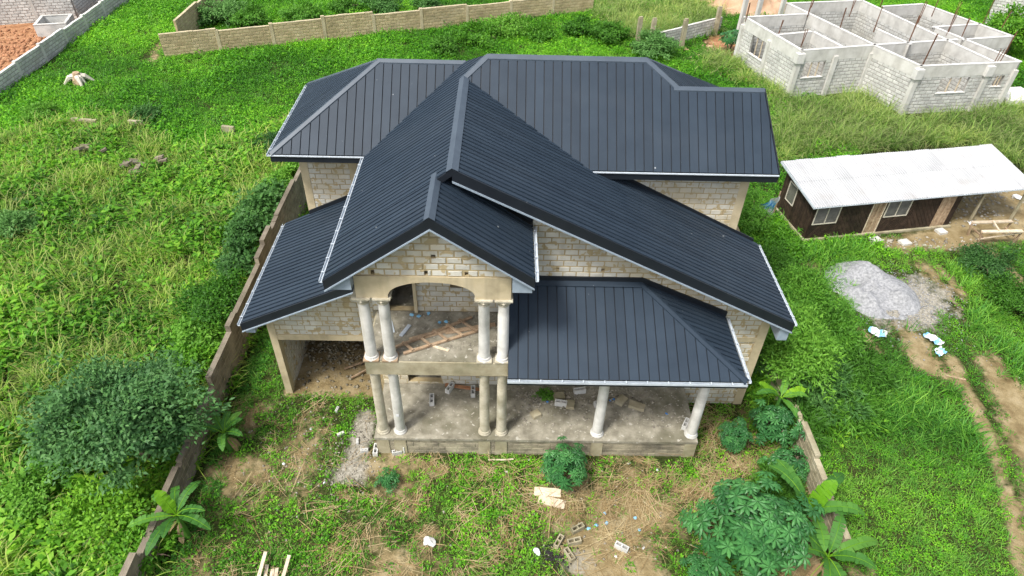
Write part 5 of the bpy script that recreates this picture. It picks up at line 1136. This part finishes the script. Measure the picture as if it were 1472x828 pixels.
# ---- balcony ladder of rough timber
t = thing('wooden_ladder', 'rough timber ladder lying on the littered balcony floor', 'ladder'); z = 4.40
def bl(x, y, zz=z): return pz(x, y, zz)
ra, rb, rc, rd = bl(569, 499), bl(678, 456), bl(580, 508), bl(704, 470)
MB().bar(ra, rb, .09, .06).build('rail', M['wood'], t); MB().bar(rc, rd, .09, .06).build('rail', M['wood'], t)
for f in (.1, .3, .5, .68, .85):
    a, b = ra.lerp(rb, f), rc.lerp(rd, f*.97); d = (b-a)*.12; MB().bar(a-d+Vector((0, 0, .055)), b+d+Vector((0, 0, .055)), .08, .045).build('rung', M['wood'], t)
for (x0, y0, x1, y1, w_, mt, lab) in ((589, 489, 650, 472, .2, 'wood', 'wide weathered board under the timber ladder on the balcony'), (640, 478, 712, 466, .16, 'wood', 'thin board crossing behind the ladder on the balcony'), (622, 497, 645, 504, .07, 'palewood', 'short pale stick below the ladder on the balcony'), (576, 483, 589, 467, .12, 'trim', 'grey metal strip lying on the balcony floor'), (564, 478, 560, 462, .16, 'trim', 'grey sheet offcut beside the balcony columns')):
    tag(MB().bar(bl(x0, y0, 4.355), bl(x1, y1, 4.355), w_, .03).build('plank', M[mt]), lab, 'plank')
tag(MB().bar(pz(640, 553, BZ+.03), pz(690, 560, BZ+.03), .12, .05).build('plank', M['brick']), 'reddish board lying along the porch back wall', 'plank')
for (x0, y0, x1, y1, lab) in ((505, 543, 533, 528, 'short pole propped across the carport floor'), (495, 530, 528, 518, 'grey pole lying inside the carport beside the columns')):
    tag(MB().bar(pz(x0, y0, .12), pz(x1, y1, .2), .06, .05).build('pole', M['wood']), lab, 'pole')
# litter
def crumple(name, label, p, s, mat, group=None, cat='litter', z=0.0, flat=.45):
    rr = random.Random(int(p[0]*977+p[1]*131)); m = bmesh.new(); bmesh.ops.create_icosphere(m, subdivisions=2, radius=1)
    for v in m.verts: v.co *= rr.uniform(.6, 1.15)
    me = bpy.data.meshes.new(name); m.to_mesh(me); m.free(); me.materials.append(M[mat]); o = bpy.data.objects.new(name, me); link(o)
    o.location = (p[0], p[1], z+s*flat*.6); o.scale = (s*rr.uniform(.8, 1.3), s*rr.uniform(.7, 1.1), s*flat); o.rotation_euler = (0, 0, rr.uniform(0, 6)); return tag(o, label, cat, group)
for (x, y) in ((592, 453), (602, 455), (616, 451), (632, 464), (641, 463)):
    crumple('plastic_scrap', 'blue plastic scrap on the littered balcony floor', pz(x, y, 4.34), .075, 'cyan', 'blue scraps on the balcony', z=4.34)
for (x, y) in ((846, 760), (857, 755), (872, 752), (913, 745), (870, 738), (919, 762)):
    crumple('plastic_scrap', 'pale blue plastic scrap lying in the yard straw', pz(x, y), .06, 'cyan', 'pale blue scraps in the yard straw')
for (x, y) in ((761, 661), (728, 678), (885, 800), (925, 788), (945, 676), (447, 617), (408, 667), (466, 694)):
    crumple('paper_scrap', 'small white scrap lying on the trampled yard', pz(x, y), .05, 'plastic', 'white scraps in the yard')
for (x, y) in ((787, 578), (877, 576), (882, 574), (958, 595)):
    crumple('plastic_scrap', 'blue plastic scrap among the terrace rubble', pz(x, y, BZ), .05, 'blue', 'blue scraps on the terrace', z=BZ)
crumple('limestone', 'large pale rock lying in the weeds of the trampled yard', pz(617, 780), .2, 'wtop', cat='rock', flat=.6)
crumple('bottle_bag', 'white plastic bag dropped beside the black ash patch', pz(772, 794), .13, 'plastic', cat='bag', flat=.8)
crumple('plastic_bag', 'white torn plastic bag lying near the big lobed-leaf plant', pz(1004, 762), .13, 'plastic', cat='bag', flat=.3)
# ash patch
P = cloud(260, pz(797, 796).x, pz(797, 796).y, .26, .2); rubble('ash', 'black burnt ash patch on the yard soil', P, .02, .06, 'ash', 'ash')
# boards by the front bush
for (x0, y0, x1, y1, lab) in ((768, 706, 806, 709, 'rectangular faded board lying by the round front bush'), (774, 717, 812, 726, 'cracked faded board lying below another by the front bush')):
    tag(MB().bar(pz(x0, y0, .06), pz(x1, y1, .05), .3, .05).build('board', M['palewood']), lab, 'board')
for i, (x0, y0, x1, y1) in enumerate(((365, 828, 382, 793), (377, 830, 384, 812), (386, 832, 392, 818), (393, 832, 398, 817), (400, 828, 416, 798))):
    tag(MB().bar(pz(x0, y0+26, .05), pz(x1, y1, .05+.3*(i in (0, 4))), .1, .04).build('plank', M['palewood']), ('long' if i in (0, 4) else 'short') + ' weathered plank in a bundle lying on the yard weeds', 'plank', 'planks of the yard bundle '+('long' if i in (0, 4) else 'short'))
for k in range(20):                                  # long dry canes on the ground
    x, y = random.choice(((430, 745), (480, 740), (560, 760), (610, 745), (640, 800), (690, 790), (540, 700), (800, 690), (900, 700), (950, 720), (870, 730), (440, 700), (380, 690)))
    p = pz(x+random.uniform(-25, 25), y+random.uniform(-20, 20)); a = random.uniform(0, 3.14); l = random.uniform(.3, .7); d = Vector((math.cos(a)*l/2, math.sin(a)*l/2, .02))
    tag(MB().tube([p-d+Vector((0, 0, .05)), p+Vector((0, 0, .06)), p+d+Vector((0, 0, .06))], [.012, .011, .006], 5).build('dry_cane', M['straw']), 'dry straw-coloured cane lying on the trampled yard', 'cane', 'dry canes on the yard')
tag(MB().tube([pz(702, 661, .05), pz(722, 661, .06), pz(738, 660, .05)], .03, 6).build('pole', M['palewood']), 'pale pole lying at the foot of the porch plinth', 'pole')
# column poster
o = MB().box((-3.3, 14.02-.168, 1.8), (.1, .012, .1)).build('poster', M['plastic']); tag(o, 'small white poster stuck on a white porch column', 'poster')
# ---- gravel and sand heaps
def heap(name, label, cx, cy, rx, ry, h, mat, seed, stones=0, rz=0):
    n = 44; r_ = np.random.default_rng(seed); co = []; q = []
    for j in range(n):
        for i in range(n):
            u, v = -1+2*i/(n-1), -1+2*j/(n-1); d = u*u+v*v; f = np.clip(1-d, 0, 1)**1.1
            x, y = u*rx, v*ry; X_, Y_ = cx+x*math.cos(rz)-y*math.sin(rz), cy+x*math.sin(rz)+y*math.cos(rz)
            nz = float(fbm(X_, Y_, 1.2, seed)); co.append((X_, Y_, f*h*max(.08, -.7+3.4*nz)+.16*(float(fbm(X_, Y_, .45, seed+3))-.5)*min(1, f*3)-.06+.05*min(1, f*5)))
    for j in range(n-1):
        for i in range(n-1): q.append((j*n+i, j*n+i+1, (j+1)*n+i+1, (j+1)*n+i))
    co = np.array(co); me = np_mesh(name, co, q, M[mat], {'lv': np.full(len(co), .5)}); me.polygons.foreach_set('use_smooth', [True]*len(q)); o = bpy.data.objects.new(name, me); link(o); tag(o, label, name.split('_')[0], kind='stuff'); return co
c = pz(1270, 424); co = heap('gravel_heap', 'grey gravel heap spilling over the yard grass', c.x-.4, c.y+.35, 1.9, 2.2, .55, 'gravel', 4, rz=.5)
P = np.stack([rng.normal(c.x+.5, 1.3, 1600), rng.normal(c.y-.3, 1.2, 1600)], 1); P = np.concatenate([P, gz(P[:, 0], P[:, 1])[:, None]+.015], 1); rubble('gravel_stones', 'loose grey stones spread around the gravel heap', P, .015, .05, 'gravel', 'gravel')
c = pz(1068, 18); heap('sand_heap', 'tan sand heap behind the roofless shell', c.x+.5, c.y+2, 4.2, 3.6, 2.0, 'sand', 6)
# bags on the yard
def sheet(name, label, cx, cy, w_, l, rz, mats, z=.12, seed=0, group=None, cat='bag', drop=None):
    rr = random.Random(seed); nx, ny = 9, 7; m = MB(); vs = []; fs = []
    for j in range(ny):
        for i in range(nx):
            u, v = (i/(nx-1)-.5)*l*(1-.25*rr.random()*(j in (0, ny-1))), (j/(ny-1)-.5)*w_*(1-.2*rr.random()*(i in (0, nx-1)))
            vs.append((u+rr.uniform(-.02, .02), v+rr.uniform(-.02, .02), z+rr.uniform(-.05, .07)))
    for j in range(ny-1):
        for i in range(nx-1): m_ = 1 if (i in (0, 5) or (i == 6 and j < 4)) else 0; fs.append(((j*nx+i, j*nx+i+1, (j+1)*nx+i+1, (j+1)*nx+i), m_))
    for f, m_ in fs: pass
    m.v = vs; m.a = [.5]*len(vs); m.f = [f for f, _ in fs]; m.m = [x for _, x in fs]
    o = m.build(name, [M[k] for k in mats]); o.location = (cx, cy, 0); o.rotation_euler = (0, 0, rz); return tag(o, label, cat, group)
p = pz(1260, 481); sheet('cement_bag', 'torn white bag with blue print lying on the grass', p.x, p.y, .45, .7, -.5, ('plastic', 'cyan'), seed=2)
p = pz(1340, 490); sheet('cement_bag', 'long white bag with blue ends at the edge of the gravel spill', p.x, p.y, .4, .75, -1.0, ('plastic', 'cyan'), seed=3)
p = pz(1350, 508); sheet('cement_bag', 'crumpled blue bag below the gravel spill by the track', p.x, p.y, .35, .5, .4, ('plastic', 'cyan'), seed=4)
tag(MB().bar(pz(1360, 540, .06), pz(1388, 546, .06), .06, .05).build('stick', M['wood']), 'brown stick lying across the worn earth track', 'stick')
# blue and white tarpaulin hung beside the shed
m = MB(); vs = []; nx, nz_ = 13, 9; A0, A1 = pz(1084, 300), pz(1118, 299)
A0 = sl(-2.2, 1.6, 0); A1 = sl(-.5, 2.2, 0)
for j in range(nz_):
    for i in range(nx):
        f = i/(nx-1); p = A0.lerp(A1, f); sag = .18*math.sin(math.pi*f)*(j/(nz_-1)); vs.append((p.x+.05*math.sin(i*1.7+j), p.y+.07*math.sin(i*1.1+j*.6), .15+1.1*j/(nz_-1)-sag))
m.v = vs; m.a = [.5]*len(vs)
for j in range(nz_-1):
    for i in range(nx-1):
        m.f.append((j*nx+i, j*nx+i+1, (j+1)*nx+i+1, (j+1)*nx+i)); w_ = math.sin(i*.7+j*1.1)+.5*math.sin(j*1.9-i*.6); m.m.append(0 if w_ > .2 else (1 if w_ > -.6 else 2))
t = thing('tarpaulin', 'blue and white tarpaulin hung on poles between house and shed', 'tarpaulin'); m.build('sheet', [M['plastic'], M['cyan'], M['blue']], t)
for p in (A0, A1): MB().tube([(p.x, p.y, -.1), (p.x, p.y, 1.45)], .035, 6).build('pole', M['wood'], t)
# timber trestle by the shed
t = thing('timber_trestle', 'rough pale timber trestle standing in front of the open shed bay', 'trestle')
a0, a1, b0, b1 = pz(1398, 320, .75), pz(1455, 318, .75), pz(1412, 333, .75), pz(1470, 332, .75)
MB().bar(a0, a1, .2, .06).build('beam', M['palewood'], t); MB().bar(b0, b1, .2, .06).build('beam', M['palewood'], t)
for q in (a0, a1, b0, b1):
    d = .12 if q in (a1, b1) else -.12
    MB().bar((q.x, q.y, .72), (q.x-d, q.y, -.05), .07, .07).build('leg', M['wood'], t)
MB().bar(a0.lerp(a1, .1)-Vector((0, 0, .35)), b0.lerp(b1, .1)-Vector((0, 0, .35)), .07, .06).build('brace', M['wood'], t); MB().bar(a0.lerp(a1, .9)-Vector((0, 0, .35)), b0.lerp(b1, .9)-Vector((0, 0, .35)), .07, .06).build('brace', M['wood'], t)
MB().bar(b0-Vector((0, 0, .45)), b1-Vector((0, 0, .1)), .06, .05).build('brace', M['palewood'], t); MB().bar(a0.lerp(a1, .5)+Vector((0, 0, .06)), b0.lerp(b1, .4)+Vector((0, 0, .06)), .08, .05).build('crosspiece', M['palewood'], t)
for (x, y, l, lab) in ((1300, 350, .5, 'flat concrete step before the open shed door'), (1258, 346, .5, 'pale flagstone lying before the shed wall'), (1352, 334, .45, 'paving slab before the far shed door')):
    p = pz(x, y); o = MB().box((0, 0, 0), (l, .4, .12)).build('step_stone', M['gbeam']); o.location = (p.x, p.y, .06); o.rotation_euler = (0, 0, SA+.1); tag(o, lab, 'step stone')
P = np.concatenate([cloud(140, pz(1390, 300).x, pz(1390, 300).y, 1.0, .7), cloud(160, pz(1300, 352).x, pz(1300, 352).y, 2.2, .35), cloud(90, pz(1430, 280).x, pz(1430, 280).y, 1.2, .6)]); rubble('shed_rubble', 'stones and scraps strewn on the earth around the shed', P, .03, .12, 'rubble')
crumple('rag_bundle', 'white sack slumped beside the timber trestle', pz(1397, 322), .22, 'plastic', cat='sack')
crumple('rag_bundle', 'pale sack lying on earth behind the shed posts', pz(1462, 285), .28, 'plastic', cat='sack')
# stones and dead wood in the field
for i, (x, y, s_, lab) in enumerate(((188, 243, .55, 'largest flat brown stone of the heap in the overgrown field'), (206, 250, .5, 'split brown stone leaning beside the largest one'), (232, 238, .42, 'upright brown stone half hidden by field grass'), (122, 221, .45, 'flat grey stone lying apart in the field grass'), (150, 224, .35, 'small dark stone beside a flat grey one in grass'))):
    p = pz(x, y); rr = random.Random(i); m = MB()
    for k in range(4):
        m.box((rr.uniform(-.45, .45)*s_, rr.uniform(-.45, .45)*s_, .16+.09*k), (s_*rr.uniform(.7, 1.5), s_*rr.uniform(.5, .9), rr.uniform(.09, .16)), rr.uniform(0, 3), tilt=(rr.uniform(-.35, .35), rr.uniform(-.35, .35)))
    o = m.build('stone', M['wblock']); o.location = (p.x, p.y, 0); tag(o, lab, 'stone')
t = thing('dead_wood', 'bleached dead tree stump with roots in the green field', 'stump'); p = pz(115, 122)
for k in range(7):
    a = -1.0+k*.75; rr = random.Random(k); e = Vector((p.x+math.cos(a)*rr.uniform(.5, 1.0), p.y+math.sin(a)*rr.uniform(.4, .8), .1)); MB().tube([(p.x, p.y, .6), (p.x*.5+e.x*.5, p.y*.5+e.y*.5, .55), e], [.2, .16, .07], 6).build('root', M['frame'], t)
MB().tube([(p.x, p.y, -.1), (p.x, p.y, .4), (p.x+.05, p.y, .85)], [.4, .32, .2], 9).build('stump', M['wood'], t)
for (x0, y0, x1, y1, lab) in ((105, 175, 140, 178, 'low grey footing strip running through the weeds'), (186, 178, 206, 180, 'short brown footing strip among the weeds'), (320, 186, 337, 188, 'short pale footing strip hidden in weeds near the house')):
    tag(MB().bar(pz(x0, y0, .2), pz(x1, y1, .2), .2, .5).build('footing', M['slab']), lab, 'footing')
P = np.concatenate([cloud(500, -36.5, 47.5, 2.2, 3.0), cloud(200, -34.0, 50, 1.0, 3)]); P = P[P[:, 0] < -32.4]; rubble('spoil', 'dug earth clods and rubble on the bare plot', P, .06, .28, 'brick', 'rubble')
P = cloud(160, pz(1030, 75).x, pz(1030, 75).y, .9, .9); rubble('earth_spill', 'orange earth clods below the short grey wall', P, .05, .2, 'sand', 'earth')
